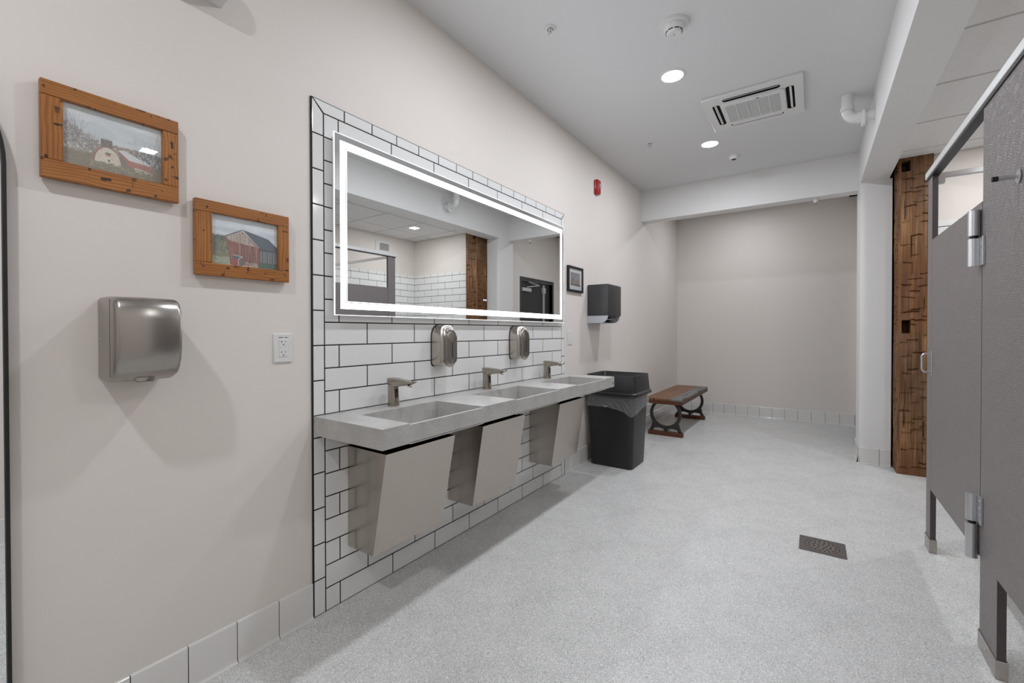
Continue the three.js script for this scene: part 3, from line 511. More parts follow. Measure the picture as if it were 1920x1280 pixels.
{ // socket
  const g = thing('wall_outlet', 'white double socket plate left of the tiles', 'socket', [0.0005, 1.194, -0.9535]);
  mesh('cover_plate', loft([rrect(0.079, 0.12, 0.004).map(([a, b]) => [0, b, -a]), rrect(0.079, 0.12, 0.004).map(([a, b]) => [0.003, b, -a]), rrect(0.073, 0.114, 0.003).map(([a, b]) => [0.006, b, -a])], true, true, 0.5), M.whitePlastic, g);
  const r = mesh('receptacle', RB(0.004, 0.0078, -0.036, 0.036, -0.0185, 0.0185, 0.001), M.whitePlastic, g);
  for (const y of [0.021, -0.0215]) { mesh('slot', merge([B(0.0076, 0.0079, y + 0.001, y + 0.009, 0.0062, 0.0078), B(0.0076, 0.0079, y + 0.004, y + 0.006, 0.0078, 0.0125), B(0.0076, 0.0079, y + 0.001, y + 0.009, -0.008, -0.0064), cyl(0.0026, 0.0026, 0.0006, 12, [0.0077, y - 0.0075, 0], 'x')]), M.black, r); }
  mesh('printed_strip', merge([B(0.0059, 0.0062, 0.0415, 0.0445, 0.003, 0.02), B(0.0059, 0.0062, 0.0415, 0.0445, -0.003, -0.001), B(0.0059, 0.0062, 0.0415, 0.0445, -0.016, -0.006), B(0.0059, 0.0062, 0.0415, 0.0445, -0.021, -0.019)]), M.darkPlastic, g);
  mesh('indicator', B(0.0076, 0.0079, -0.002, 0.002, 0.0115, 0.013), M.darkPlastic, g);
}
{ // switch plate beyond the tiles
  const g = thing('wall_switch', 'white switch plate right of the tiles', 'switch', [0.0005, 1.204, -3.548]);
  mesh('cover_plate', RB(0, 0.006, -0.062, 0.062, -0.04, 0.04, 0.002), M.whitePlastic, g);
  mesh('rocker', RB(0.005, 0.0095, -0.034, 0.034, -0.017, 0.017, 0.0015), M.whitePlastic, g);
  for (const sy of [-0.05, 0.05]) mesh('screw', cyl(0.003, 0.003, 0.001, 10, [0.0062, sy, 0], 'x'), M.greyPlastic, g);
}
{ // emergency lamp at the top edge of the picture
  const g = thing('emergency_light', 'white wall fitting cut off by the top edge, above the barn pictures', 'light fitting', [0.0005, 2.51, -0.62]);
  mesh('housing', loft([rrect(0.24, 0.11, 0.02).map(([a, b]) => [0, b, -a]), rrect(0.24, 0.11, 0.03).map(([a, b]) => [0.07, b, -a]), rrect(0.215, 0.085, 0.03).map(([a, b]) => [0.09, b, -a])], true, true, 0.7), M.whitePlastic, g);
  mesh('lens', RB(0.088, 0.094, -0.025, 0.025, -0.09, 0.09, 0.004), M.lens, g);
}
{ // towel dispenser
  const g = thing('towel_dispenser', 'charcoal paper towel dispenser with grey underside', 'towel dispenser', [0.0005, 1.412, -4.08]);
  const o = (w, d, y, r) => rrect(w, d, r, 4).map(([a, b]) => [d / 2 + b, y, a]);
  mesh('cover', loft([o(0.322, 0.222, 0, 0.02), o(0.326, 0.226, 0.01, 0.02), o(0.326, 0.226, 0.29, 0.02), o(0.318, 0.218, 0.3, 0.02)], true, true, 0.6), M.darkPlastic, g);
  const prof = [[0, -0.072], [0.145, -0.07], [0.175, -0.062], [0.2, -0.04], [0.214, 0], [0, 0]];
  mesh('chin', boxUV(prism(prof, 0.02, 0.002).translate(0, 0, 0.14)), M.greyPlastic, g);
  mesh('chin', boxUV(prism(prof, 0.02, 0.002).translate(0, 0, -0.16)), M.greyPlastic, g);
  mesh('tray', merge([B(0.004, 0.15, -0.07, -0.066, -0.141, 0.141), B(0.004, 0.1, -0.066, 0, -0.141, 0.141)]), M.greyPlastic, g);
  mesh('throat', B(0.1, 0.105, -0.06, -0.001, -0.14, 0.14), M.deepBlack, g);
  mesh('tear_bar', tube([[0.16, -0.025, 0.12], [0.17, -0.035, 0.05], [0.16, -0.03, -0.12]], 0.004), M.greyPlastic, g);
  mesh('window_slit', RB(0.2255, 0.2268, 0.03, 0.075, 0.02, 0.032, 0.0005), M.blackPlastic, g);
}
{ // fire alarm
  const g = thing('fire_alarm', 'red fire alarm strobe high on the left wall', 'fire alarm', [0.0005, 2.71, -4.1235]);
  const o = (s, x) => rrect(0.073 - s, 0.142 - s, 0.006, 3).map(([a, b]) => [x, b, -a]);
  mesh('housing', loft([o(0, 0), o(0, 0.03), o(0.006, 0.038), o(0.02, 0.043)], true, true, 0.5), M.red, g);
  mesh('strobe', loft([rrect(0.03, 0.045, 0.006).map(([a, b]) => [0.041, b + 0.012, -a - 0.012]), rrect(0.024, 0.038, 0.008).map(([a, b]) => [0.055, b + 0.012, -a - 0.012])], true, true, 0.6), M.lens, g);
  const font = await new FontLoader().loadAsync('fonts/droid/droid_sans_bold.typeface.json');
  const letters = ['F', 'I', 'R', 'E'].map((ch, i) => { const t = new TextGeometry(ch, { font, size: 0.0135, depth: 0.0008, curveSegments: 3 }); t.computeBoundingBox(); const b = t.boundingBox; return t.translate(-(b.min.x + b.max.x) / 2 + 0.017, 0.038 - i * 0.019, 0.0363); });
  const l = mesh('lettering', merge(letters), M.whitePlastic, g); l.userData.label = 'white letters FIRE';
}
{ // arched mirror cut off by the left edge of the picture
  const g = thing('arched_mirror', 'tall arched wall mirror with thin black frame at the left edge', 'mirror', [0, 0, 0.2]);
  const arch = (r, y0) => { const p = [[-r, y0], [r, y0]]; for (let i = 0; i <= 40; i++) { const a = i / 40 * Math.PI; p.push([r * Math.cos(a), 1.71 + r * Math.sin(a)]); } return p; };
  mesh('frame', toCreasedNormals(prism(arch(0.4, 0.19), 0.03, 0.001, [arch(0.392, 0.198)]), 0.5).rotateY(Math.PI / 2).translate(0.002, 0, 0), M.black, g);
  mesh('mirror_glass', boxUV(toCreasedNormals(prism(arch(0.3925, 0.1975), 0.016), 0.5)).rotateY(Math.PI / 2).translate(0.004, 0, 0), M.mirror, g);
}

// ------------------------------------------------------------------ rubbish bin, bench, drain
{
  const g = thing('trash_can', 'tall black plastic trash can with clear bag beyond the counter', 'trash can', [0.265, 0, -4.045]);
  const o = (w, d, y, r) => rrect(w, d, r, 5).map(([a, b]) => [a, y, b]);
  mesh('can', loft([o(0.39, 0.355, 0, 0.03), o(0.402, 0.367, 0.008, 0.035), o(0.46, 0.425, 0.685, 0.045), o(0.45, 0.415, 0.685, 0.043), o(0.39, 0.355, 0.02, 0.03)].map((l) => l.map(([a, y, b]) => [a, y, -b])).reverse(), true, true, 0.5), M.blackPlastic, g);
  mesh('lid', loft([o(0.475, 0.44, 0.672, 0.045), o(0.525, 0.488, 0.672, 0.05), o(0.525, 0.488, 0.694, 0.05), o(0.515, 0.478, 0.7, 0.05), o(0.492, 0.445, 0.706, 0.03), o(0.47, 0.405, 0.851, 0.025), o(0.467, 0.402, 0.857, 0.024), o(0.452, 0.387, 0.857, 0.022), o(0.447, 0.382, 0.85, 0.022), o(0.33, 0.25, 0.72, 0.03), o(0.33, 0.25, 0.66, 0.03), o(0.475, 0.44, 0.66, 0.045)].map((l) => l.map(([a, y, b]) => [a, y, -b])).reverse(), false, false, 0.55), M.blackPlastic, g);
  // clear bag folded over the rim: a thin crumpled skirt
  const n = 220, rows = 22, pos = [], idx = [], base = [];
  { const q = rrect(0.466, 0.431, 0.046, 14); let L = [0]; for (let i = 0; i < q.length; i++) { const a = q[i], b = q[(i + 1) % q.length]; L.push(L[i] + Math.hypot(b[0] - a[0], b[1] - a[1])); } for (let k = 0; k < n; k++) { const s = k / n * L[q.length]; let i = 0; while (L[i + 1] < s) i++; const t = (s - L[i]) / (L[i + 1] - L[i] || 1), a = q[i], b = q[(i + 1) % q.length]; base.push([lerp(a[0], b[0], t), lerp(a[1], b[1], t)]); } }
  for (let r = 0; r <= rows; r++) for (let k = 0; k < n; k++) {
    const t = r / rows, u = k / n, [a, b] = base[k], ang = Math.atan2(b, a);
    const drop = 0.105 + 0.03 * Math.max(0, Math.sin(u * 12.566 + 1.0)) + 0.05 * Math.exp(-(((a - 0.2) / 0.05) ** 2) - (((b - 0.19) / 0.12) ** 2)) + 0.02 * noise(u * 14, 0, 14, 4, 5);
    const y = 0.676 - drop * t, taper = 1 - 0.075 * drop * t;
    const wr = 0.004 + t * (0.003 + 0.008 * noise(u * 26 + t * 2.5, t * 4, 26, 64, 9)) + 0.005 * Math.sin(u * 188.5 + t * 9 + 7 * noise(u * 11, t * 3, 11, 64, 3)) * (0.35 + t) + 0.006 * (noise(u * 60 + 9 * t, t * 9, 60, 64, 31) - 0.5);
    pos.push(a * taper + Math.cos(ang) * (wr + 0.002), y, b * taper + Math.sin(ang) * (wr + 0.002));
  }
  for (let r = 0; r < rows; r++) for (let k = 0; k < n; k++) { const a = r * n + k, b = r * n + (k + 1) % n; idx.push(a, b, b + n, a, b + n, a + n); }
  const bg = new THREE.BufferGeometry(); bg.setAttribute('position', new THREE.Float32BufferAttribute(pos, 3)); bg.setIndex(idx); bg.computeVertexNormals();
  mesh('bag', boxUV(bg), M.bag, g).userData.label = 'clear plastic bag folded over the rim';
  const tip = []; for (let i = 0; i <= 6; i++) { const t = i / 6, r = 0.022 * (1 - t) + 0.003; tip.push(rrect(2 * r, 1.1 * r, 0.5 * r, 3).map(([a, b]) => [0.222 + 0.065 * t, 0.575 - 0.012 * Math.sin(t * 3) + b, -0.16 - a])); }
  mesh('bag_tail', loft(tip, true, true, 1.2), M.bag, g);
}
{
  const g = thing('bench', 'low rustic wooden bench on round iron legs by the left wall', 'bench', [0.345, 0, -6.05]);
  const z0 = 0.75, z1 = -0.76, yt = 0.46, th = 0.066, xs = [-0.212, -0.1, 0.0, 0.085, 0.215];
  const mats = [M.benchWood, M.benchWood, M.benchWood, M.blueWood];
  for (let i = 0; i < 4; i++) mesh('plank', grainUV(RB(xs[i] + 0.0008, xs[i + 1] - 0.0008, yt - 0.02, yt, z1, z0, 0.003), 2, i * 0.37), mats[i], g);
  mesh('apron', merge([grainUV(RB(-0.215, 0.2155, yt - th, yt - 0.019, z0 - 0.022, z0 + 0.001, 0.003), 0, 0.2), grainUV(RB(-0.215, 0.2155, yt - th, yt - 0.019, z1 - 0.001, z1 + 0.022, 0.003), 0, 0.5), grainUV(RB(0.193, 0.2165, yt - th, yt - 0.019, z1, z0, 0.003), 2, 0.7), grainUV(RB(-0.2135, -0.19, yt - th, yt - 0.019, z1, z0, 0.003), 2, 0.9)]), M.benchEdge, g);
  for (const z of [0.64, -0.63]) {
    const ringOut = [], ringIn = [], R = 0.185, cy = 0.262, d = 0.036, a0 = Math.asin((yt - th - cy) / R), s = new THREE.Shape();
    const k = 40; for (let i = 0; i <= k; i++) { const a = Math.PI - a0 + (Math.PI + 2 * a0) * i / k; ringOut.push(new THREE.Vector2(R * Math.cos(a), cy + R * Math.sin(a))); ringIn.push(new THREE.Vector2((R - 0.034) * Math.cos(a), cy + 0.006 + (R - 0.034) * Math.sin(a))); }
    s.setFromPoints([...ringOut, ...ringIn.reverse()]);
    const rg = new THREE.ExtrudeGeometry(s, { depth: d - 0.008, bevelEnabled: true, bevelThickness: 0.004, bevelSize: 0.003, bevelOffset: -0.003, bevelSegments: 2 }).translate(0, 0, z - d / 2 + 0.004);
    const leg = mesh('leg', boxUV(toCreasedNormals(rg, 0.6)), M.iron, g);
    for (const sx of [-1, 1]) { const web = [[sx * 0.12, 0.13], [sx * 0.15, 0.17], [sx * 0.168, 0.10], [sx * 0.19, 0.052], [sx * 0.155, 0.052], [sx * 0.13, 0.085], [sx * 0.05, 0.092], [sx * 0.03, 0.09], [sx * 0.07, 0.1]]; if (sx > 0) web.reverse(); mesh('strut', boxUV(toCreasedNormals(prism(web, d * 0.8, 0.003).translate(0, 0, z - d * 0.4), 0.6)), M.iron, leg); mesh('bolt', lathe([[0, 0.014], [0.007, 0.012], [0.009, 0.006], [0.009, 0]], 12, [sx * 0.185, 0.05, z]), M.iron, leg); }
    mesh('centre_lug', merge([RB(-0.012, 0.012, 0.048, 0.09, z - 0.014, z + 0.014, 0.002), cyl(0.006, 0.006, 0.07, 12, [0.01, 0.066, z], 'x')]), M.iron, leg);
    mesh('foot', grainUV(RB(-0.205, 0.205, 0, 0.05, z - 0.03, z + 0.03, 0.006), 0, z), M.benchEdge, g);
  }
}
{
  const g = thing('floor_drain', 'square metal floor drain with round perforated grate', 'drain', [1.861, 0, -3.126]);
  const sq = rrect(0.224, 0.208, 0.004, 3), hole = []; for (let i = 0; i < 48; i++) { const a = -i / 48 * 2 * Math.PI; hole.push([0.082 * Math.cos(a), 0.082 * Math.sin(a)]); }
  mesh('plate', boxUV(prism(sq, 0.003, 0, [hole]).rotateX(-Math.PI / 2)), M.drain, g);
  const holes = [], ring = (r, n, p) => { for (let i = 0; i < n; i++) { const a = (i + p) / n * 2 * Math.PI, h = []; for (let k = 0; k < 10; k++) { const t = -k / 10 * 2 * Math.PI; h.push([r * Math.cos(a) + 0.0062 * Math.cos(t), r * Math.sin(a) + 0.0062 * Math.sin(t)]); } holes.push(h); } };
  ring(0.066, 18, 0); ring(0.043, 11, 0.3); ring(0.02, 5, 0.1);
  const disc = []; for (let i = 0; i < 48; i++) { const a = i / 48 * 2 * Math.PI; disc.push([0.0795 * Math.cos(a), 0.0795 * Math.sin(a)]); }
  mesh('grate', boxUV(prism(disc, 0.0028, 0, holes).rotateX(-Math.PI / 2)), std({ color: '#7d756f', metalness: 0.6, roughness: 0.45 }), g);
  mesh('sump', cyl(0.082, 0.082, 0.0006, 40, [0, 0.0006, 0]), M.deepBlack, g);
}

// ------------------------------------------------------------------ timber posts
function timberPost(label, x0, x1, z0, z1, y0, y1, rowsN, seed, holes) {
  const g = thing('timber_post', label, 'post', [(x0 + x1) / 2, y0, (z0 + z1) / 2], 'old hewn timber posts');
  const w = x1 - x0, d = z1 - z0, per = 2 * (w + d), N = 150, hgt = y1 - y0, layers = [];
  seedState = seed; const cuts = [];
  for (let f = 0; f < 2; f++) for (let y = 0.05; y < hgt - 0.05; y += 0.012 + 0.1 * rnd() * rnd() + 0.02 * rnd()) { const k = cuts.length % 3, a = k === 2 ? 0.55 + 0.3 * rnd() : k === 1 ? 0.25 + 0.2 * rnd() : 0.03 + 0.14 * rnd(), b = Math.min(0.985, a + 0.24 + 0.42 * rnd() * rnd() + 0.12 * rnd()); cuts.push({ f, y, a, b, t: 0.07 * (rnd() - 0.45), bow: 0.03 * (rnd() - 0.5), dep: 0.004 + 0.009 * rnd(), run: 0.035 + 0.07 * rnd(), w: 0.0016 + 0.0058 * rnd() * rnd(), g: 0.004 + 0.018 * rnd() }); }
  const checks = []; for (let f = 0; f < 2; f++) for (let k = 0; k < 5; k++) { const y0 = hgt * 0.9 * rnd(); checks.push({ f, u: 0.12 + 0.76 * rnd(), y0, y1: y0 + 0.3 + 0.7 * rnd(), s: 0.12 * (rnd() - 0.5) }); }
  const out = rrect(w, d, 0.012, 3), pts = [], nor = [], face = [];
  { const L = [0]; for (let i = 0; i < out.length; i++) L.push(L[i] + Math.hypot(out[(i + 1) % out.length][0] - out[i][0], out[(i + 1) % out.length][1] - out[i][1])); for (let k = 0; k < N; k++) { const s = k / N * L[out.length]; let i = 0; while (L[i + 1] < s) i++; const t = (s - L[i]) / (L[i + 1] - L[i] || 1), a = out[i], b = out[(i + 1) % out.length]; const p = [lerp(a[0], b[0], t), lerp(a[1], b[1], t)]; pts.push(p); const ax = p[0] / (w / 2), az = p[1] / (d / 2), m = Math.hypot(ax ** 9, az ** 9); nor.push([Math.sign(ax) * Math.abs(ax ** 9) / m, Math.sign(az) * Math.abs(az ** 9) / m]); face.push(Math.abs(az) > Math.abs(ax) ? [0, (p[0] + w / 2) / w, az > 0] : [1, (p[1] + d / 2) / d, ax < 0]); } }
  for (let r = 0; r <= rowsN; r++) {
    const y = hgt * r / rowsN, row = [];
    for (let k = 0; k < N; k++) {
      const [f, u, front] = face[k]; let dep = 0.006 * (fbm(u * 5 + f * 7, y * 3, 40, 40, seed, 3) - 0.5) + 0.0022 * (noise(u * 26 + f * 31, y * 4, 90, 40, seed + 2) - 0.5) + 0.004 * (noise(f * 9, y * 2.2, 30, 30, seed + 5) - 0.5);
      for (const c of cuts) if (c.f === f && u > c.a && u < c.b && Math.abs(y - c.y) < 0.13) {
        const q = (u - c.a) / (c.b - c.a), yy = y - c.y - c.t * (u - 0.5) - c.bow * q * (1 - q) * 4 * 0.4 - 0.012 * (noise(u * 13, c.y * 9, 50, 50, seed + 3) - 0.5), e = smooth(0, 0.16, q) * smooth(1, 0.84, q);
        if (yy <= 0 && yy > -c.run) dep -= e * c.dep * (1 + yy / c.run);           // the axe bites in below the line and runs out downwards
        if (Math.abs(yy) < c.w) dep -= e * c.g * (1 - Math.abs(yy) / c.w);
      }
      for (const v of checks) if (v.f === f && y > v.y0 && y < v.y1) { const uu = Math.abs(u - v.u - v.s * (y - v.y0) - 0.05 * (noise(y * 5, v.u * 9, 60, 60, seed + 8) - 0.5)), ww = 0.02 * smooth(v.y0, v.y0 + 0.2, y) * smooth(v.y1, v.y1 - 0.2, y); if (uu < ww) dep -= 0.012 * (1 - uu / ww); }
      if (front) for (const h of holes) if (f === 0 && u > h[0] && u < h[1] && y > h[2] && y < h[3]) dep = -0.15;
      if (r === 0 || r === rowsN) dep = Math.max(dep, -0.01);
      row.push([pts[k][0] + nor[k][0] * dep, y, pts[k][1] + nor[k][1] * dep]);
    }
    layers.push(row.reverse());
  }
  const geo = loft(layers, true, true, 0.9);
  mesh('timber', grainUV(geo, 1, seed * 0.13), M.timber, g);
  return g;
}
timberPost('tall old hewn timber post standing at the white column', 2.425, 2.655, -5.35, -5.11, 0, 2.775, 640, 91, [[0.15, 0.375, 1.244, 1.357], [0.11, 0.35, 2.655, 2.745]]);
timberPost('old timber post showing above the stall panels at the top right corner', 2.57, 2.80, -2.4, -2.16, 0, 2.76, 260, 37, []).rotation.z = 0.05;
{
  const g = thing('ceiling_collar', 'thin white collar where the timber post meets the panel ceiling', 'trim piece', [2.54, HS, -5.2]);
  mesh('collar', merge([B(-0.14, 0.14, -0.006, 0.004, 0.1, 0.14), B(0.125, 0.14, -0.006, 0.004, -0.02, 0.1)]), M.gridWhite, g);
}

// ------------------------------------------------------------------ toilet stall front
{
  const g = thing('stall_partition', 'grey textured toilet stall front along the right side', 'partition', [2.364, 0, -2.9]);
  const zc = -2.9, X = 0, T = 0.025, Z = (z) => z - zc;
  const P = (name, geo, parent = g, mat = M.partition) => mesh(name, geo, mat, parent);
  const pa = P('pilaster', RB(X, X + T, 0.02, 2.15, Z(-3.492), Z(-3.386), 0.0008));
  P('shoe', RB(X - 0.004, X + T + 0.004, 0, 0.078, Z(-3.498), Z(-3.38), 0.001), pa, M.steelH); mesh('screw', cyl(0.004, 0.004, 0.003, 12, [X - 0.005, 0.05, Z(-3.44)], 'x'), M.chrome, pa);
  const notch = [[-2.487, 0.02], [-2.292, 0.02], [-2.292, 0.36], [-1.25, 0.36], [-1.25, 0.02], [-1.05, 0.02], [-1.05, 2.15], [-2.487, 2.15]].map(([z, y]) => [Z(z), y]);
  const pb = P('pilaster', boxUV(prism(notch, T, 0.0006).rotateY(-Math.PI / 2).translate(X + T, 0, 0)));
  P('shoe', RB(X - 0.004, X + T + 0.004, 0, 0.07, Z(-2.493), Z(-2.286), 0.001), pb, M.steelH); mesh('screw', cyl(0.004, 0.004, 0.003, 12, [X - 0.005, 0.045, Z(-2.39)], 'x'), M.chrome, pb);
  mesh('edge', B(X + 0.0005, X + T - 0.0005, 0.078, 2.146, Z(-3.3862), Z(-3.3852)), M.partitionEdge, pa); mesh('edge', B(X + 0.0005, X + T - 0.0005, 0.07, 0.359, Z(-2.2922), Z(-2.2912)), M.partitionEdge, pb);
  const dr = P('stall_door', RB(X, X + T, 0.36, 1.776, Z(-3.3825), Z(-2.4955), 0.0008));
  mesh('handle', merge([tube([[X - 0.001, 1.13, Z(-3.36)], [X - 0.03, 1.132, Z(-3.36)], [X - 0.042, 1.12, Z(-3.36)], [X - 0.042, 1.085, Z(-3.36)], [X - 0.042, 1.045, Z(-3.36)], [X - 0.03, 1.03, Z(-3.36)], [X - 0.001, 1.032, Z(-3.36)]], 0.0055, 40), RB(X - 0.003, X, 1.01, 1.152, Z(-3.368), Z(-3.352), 0.001)]), M.satin, dr);
  for (const [ya, ym, yb, leafUp] of [[1.745, 1.637, 1.52, false], [0.605, 0.49, 0.345, true]]) {
    const h = mesh('hinge', merge([cyl(0.019, 0.019, ya - ym - 0.006, 28, [X - 0.018, (ya + ym) / 2 + 0.003, Z(-2.515)]), cyl(0.019, 0.019, ym - yb - 0.006, 28, [X - 0.018, (ym + yb) / 2 - 0.003, Z(-2.515)]), RB(X - 0.008, X, leafUp ? ym + 0.004 : yb, leafUp ? ya : ym - 0.004, Z(-2.51), Z(-2.452), 0.0015), RB(X - 0.006, X, leafUp ? yb : ym + 0.004, leafUp ? ym - 0.004 : ya, Z(-2.56), Z(-2.52), 0.0015)]), M.satin, g);
    mesh('pivot', cyl(0.012, 0.012, 0.03, 20, [X - 0.018, ym, Z(-2.515)]), M.black, h);
    const lo = leafUp ? ym : yb, hi = leafUp ? ya : ym;
    for (let i = 0; i < 4; i++) mesh('screw', lathe([[0, 0.003], [0.004, 0.002], [0.005, 0]], 12).rotateZ(Math.PI / 2).translate(X - 0.008, lerp(lo, hi, (i + 0.5) / 4), Z(-2.463)), M.chrome, h);
  }
  const ds = mesh('door_stop', merge([cyl(0.021, 0.023, 0.004, 32, [X - 0.002, 1.765, Z(-2.114)], 'x'), cyl(0.0065, 0.0085, 0.05, 20, [X - 0.028, 1.765, Z(-2.114)], 'x')]), M.satin, g);
  mesh('bumper', cyl(0.0085, 0.0085, 0.014, 20, [X - 0.056, 1.765, Z(-2.114)], 'x'), M.black, ds);
  const hr = P('headrail', RB(X - 0.012, X + T + 0.012, 2.146, 2.182, Z(-3.505), Z(-1.0), 0.003), g, M.railWhite);
  mesh('rail_slot', B(X - 0.006, X + T + 0.006, 2.138, 2.147, Z(-3.5), Z(-1.0)), M.blackPlastic, hr);
  const br = P('brace', RB(X + T, 3.83 - 2.364, 2.13, 2.16, Z(-3.455), Z(-3.43), 0.003), g, M.satin); mesh('bracket', RB(X + T + 0.002, X + T + 0.035, 2.1, 2.135, Z(-3.46), Z(-3.42), 0.002), M.satin, br);
  P('divider_panel', RB(X + T + 0.01, 3.82 - 2.364, 0.36, 1.776, Z(-3.455), Z(-3.432), 0.0008));
}

// ------------------------------------------------------------------ ceiling fittings
{
  const g = thing('air_conditioner', 'white four-way ceiling air conditioner cassette', 'air conditioner', [1.421, H, -3.928]);
  const S = 0.66, hw = S / 2, slot = (cx, cz, w, d) => rrect(w, d, Math.min(w, d) * 0.45, 4).map(([a, b]) => [cx + a, cz + b]).reverse();
  const outer = rrect(S, S * 0.955, 0.012, 3).map(([a, b]) => [a, b]);
  const slots = [slot(0, 0.232, 0.38, 0.052), slot(0, -0.232, 0.38, 0.052), slot(0.245, 0, 0.052, 0.38), slot(-0.245, 0, 0.052, 0.38)];
  mesh('panel', boxUV(prism(outer, 0.022, 0.004, slots).rotateX(Math.PI / 2)), M.whitePlastic, g);
  mesh('cavity', merge([B(-0.19, 0.19, -0.004, -0.002, 0.205, 0.259), B(-0.19, 0.19, -0.004, -0.002, -0.259, -0.205), B(0.218, 0.272, -0.004, -0.002, -0.19, 0.19), B(-0.272, -0.218, -0.004, -0.002, -0.19, 0.19)]), M.deepBlack, g);
  for (const [cx, cz, w, d] of [[0, 0.232, 0.38, 0.052], [0, -0.232, 0.38, 0.052], [0.245, 0, 0.052, 0.38], [-0.245, 0, 0.052, 0.38]]) { const o = rrect(w - 0.0012, d - 0.0012, 0.0225, 4).map(([a, b]) => [cx + a, cz + b]), i = rrect(w - 0.0032, d - 0.0032, 0.0218, 4).map(([a, b]) => [cx + a, cz + b]).reverse(); mesh('slot_lining', boxUV(prism(o, 0.0165, 0, [i]).rotateX(Math.PI / 2).translate(0, -0.003, 0)), M.deepBlack, g); }
  for (const [x, z, rx, rz, w, d] of [[0, 0.238, 0.45, 0, 0.36, 0.015], [0, -0.238, -0.45, 0, 0.36, 0.015], [0.249, 0, 0, -0.5, 0.017, 0.36], [-0.249, 0, 0, 0.5, 0.017, 0.36]]) { const l = mesh('louver', new RoundedBoxGeometry(w, 0.004, d, 1, 0.0015), M.whitePlastic, g); l.position.set(x, -0.018, z); l.rotation.set(rx, 0, rz); }
  const gr = mesh('intake_grille', boxUV(prism(rrect(0.43, 0.39, 0.03, 5), 0.012, 0.003, [0, 1, 2, 3, 4].map((i) => rrect(0.066, 0.3, 0.002, 1).map(([a, b]) => [a - 0.148 + i * 0.074, b]).reverse())).rotateX(Math.PI / 2).translate(0, -0.022, 0)), M.whitePlastic, g);
  for (let i = 0; i < 5; i++) { const sl = []; for (let k = 0; k < 30; k++) sl.push(B(-0.148 + i * 0.074 - 0.033, -0.148 + i * 0.074 + 0.033, -0.031, -0.026, -0.148 + k * 0.0102, -0.148 + k * 0.0102 + 0.0042)); mesh('grille_slats', merge(sl), M.whitePlastic, gr); }
  mesh('filter', B(-0.185, 0.185, -0.0245, -0.0225, -0.15, 0.15), std({ color: '#4a4a4a', roughness: 0.9 }), g);
  mesh('sensor', RB(0.03, 0.05, -0.036, -0.033, 0.163, 0.172, 0.001), M.black, g);
}
{
  const g = thing('smoke_detector', 'white stepped smoke detector above the counter', 'smoke detector', [1.14, H, -2.64]);
  mesh('base', lathe([[0, -0.016], [0.062, -0.016], [0.078, -0.012], [0.082, 0], [0, 0]], 40), M.whitePlastic, g);
  mesh('head', lathe([[0, -0.062], [0.036, -0.062], [0.041, -0.057], [0.042, -0.05], [0.05, -0.042], [0.058, -0.026], [0.06, -0.015], [0, -0.015]], 40), M.whitePlastic, g);
  for (let i = 0; i < 8; i++) { const a = i / 8 * Math.PI * 2 + 0.2, s = []; for (let k = 0; k <= 4; k++) { const b = a + (k / 4 - 0.5) * 0.62; s.push([[0.0415, -0.049], [0.045, -0.049], [0.045, -0.0445], [0.0415, -0.0445]].map(([r, y]) => [r * 1.04 * Math.cos(b), y, r * 1.04 * Math.sin(b)])); } mesh('vent_slot', loft(s, true, true), M.deepBlack, g); }
  mesh('test_button', cyl(0.006, 0.006, 0.002, 16, [0, -0.0628, 0]), M.greyPlastic, g);
}
function sprinkler(label, x, y, z) {
  const g = thing('sprinkler', label, 'sprinkler', [x, y, z], 'pendent fire sprinklers');
  mesh('escutcheon', lathe([[0.018, -0.001], [0.021, -0.008], [0.025, -0.009], [0.033, -0.005], [0.036, -0.0015], [0.0365, 0], [0.018, 0]], 32), M.whitePlastic, g);
  mesh('frame_arms', merge([cyl(0.009, 0.011, 0.012, 16, [0, -0.004, 0]), tube([[0.009, -0.007, 0], [0.014, -0.019, 0], [0.003, -0.034, 0]], 0.0022, 12, 6), tube([[-0.009, -0.007, 0], [-0.014, -0.019, 0], [-0.003, -0.034, 0]], 0.0022, 12, 6)]), M.chrome, g);
  mesh('bulb', cyl(0.0026, 0.0026, 0.022, 10, [0, -0.02, 0]), M.chrome, g);
  const fins = [cyl(0.007, 0.007, 0.0018, 16, [0, -0.037, 0])]; for (let i = 0; i < 10; i++) fins.push(B(0.005, 0.0155, -0.038, -0.0363, -0.0017, 0.0017).rotateY(i / 10 * 6.283));
  mesh('deflector', merge(fins), M.chrome, g);
}
sprinkler('ceiling sprinkler nearest the viewer, above the lit mirror', 0.531, H, -2.262);
sprinkler('ceiling sprinkler farther back, left of the far downlight', 0.53, H, -4.1655);
{
  const g = thing('sprinkler', 'small pale sprinkler hanging under the cross beam', 'sprinkler', [1.83, 2.666, -5.65], 'pendent fire sprinklers');
  mesh('pipe_stub', cyl(0.021, 0.021, 0.045, 20, [0, -0.0225, 0]), M.whitePlastic, g);
  mesh('deflector', merge([cyl(0.012, 0.012, 0.01, 16, [0, -0.05, 0]), cyl(0.022, 0.018, 0.003, 20, [0, -0.057, 0])]), std({ color: '#b08d80', metalness: 0.8, roughness: 0.35 }), g);
}
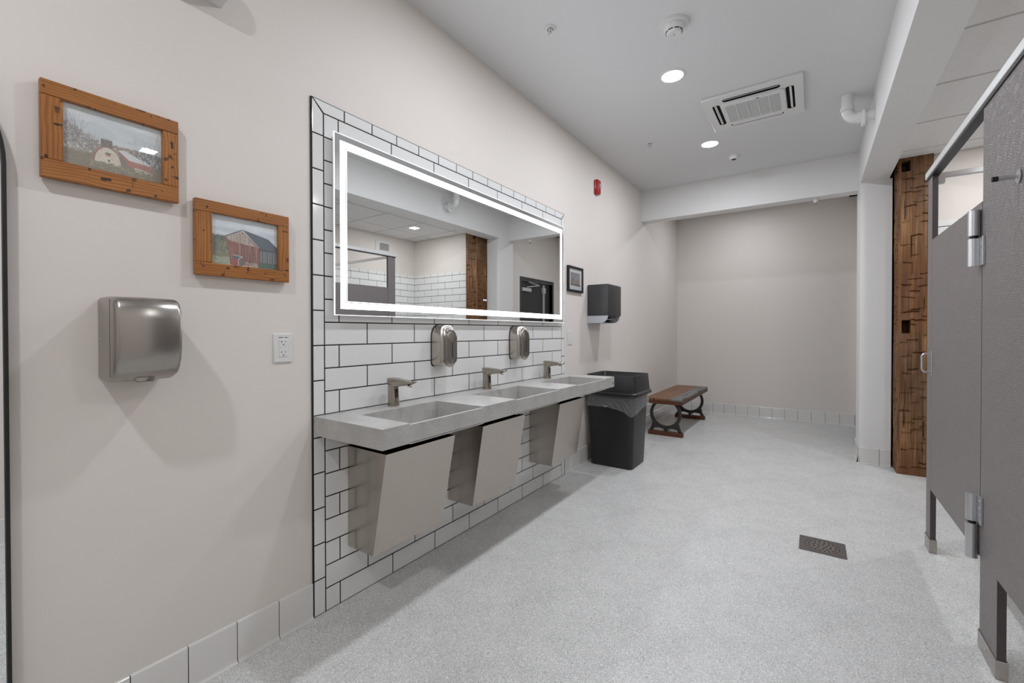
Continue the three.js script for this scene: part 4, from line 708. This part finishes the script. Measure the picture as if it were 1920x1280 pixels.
{
  const g = thing('ceiling_sensor', 'small white cone sensor on the ceiling near the cross beam', 'sensor', [1.142, H, -4.957]);
  mesh('base', lathe([[0, -0.035], [0.03, -0.035], [0.05, -0.012], [0.062, -0.004], [0.064, 0], [0, 0]], 32), M.whitePlastic, g);
  mesh('eye', lathe([[0, -0.043], [0.018, -0.041], [0.023, -0.034], [0, -0.034]], 24), M.darkPlastic, g);
}
{
  const g = thing('drain_pipe', 'white plastic pipe elbow running from ceiling into the bulkhead', 'pipe', [2.02, H, -4.19]);
  const e = []; for (let i = 0; i <= 10; i++) { const a = i / 10 * Math.PI / 2; e.push([0.065 - 0.065 * Math.cos(a), -0.115 - 0.065 * Math.sin(a), 0]); }
  mesh('elbow', tube(e, 0.038, 24, 20), M.pvc, g);
  mesh('riser', merge([cyl(0.039, 0.039, 0.12, 28, [0, -0.06, 0])]), M.pvc, g);
  mesh('socket', cyl(0.045, 0.045, 0.03, 28, [0, -0.105, 0]), M.pvc, g); mesh('socket', cyl(0.045, 0.045, 0.028, 28, [0.07, -0.18, 0], 'x'), M.pvc, g);
  mesh('run', cyl(0.037, 0.037, 0.1, 28, [0.115, -0.18, 0], 'x'), M.pvc, g);
  mesh('hanger_strap', toCreasedNormals(prism(rrect(0.1, 0.13, 0.048, 8), 0.022, 0.003).rotateY(Math.PI / 2).translate(0.084, -0.186, 0), 0.6), M.pvc, g);
}
{
  const g = thing('wall_vent', 'small white vent grille high on the stall wall, seen in the mirror', 'vent', [XS - 0.001, 2.59, -4.52]);
  mesh('frame', merge([B(-0.006, 0, -0.1, 0.1, -0.16, 0.16)]), M.whitePlastic, g);
  for (let k = 0; k < 7; k++) mesh('slat', B(-0.011, -0.005, -0.05 + k * 0.014, -0.043 + k * 0.014, -0.09, 0.08), M.gridWhite, g);
  mesh('duct', B(-0.0065, -0.0055, -0.055, 0.05, -0.092, 0.082), M.blackPlastic, g);
}
scene.traverse((o) => { if (o.isMesh) o.castShadow = o.receiveShadow = true; if (o.isLight && o.shadow) o.castShadow = true; });
renderer.render(scene, camera);
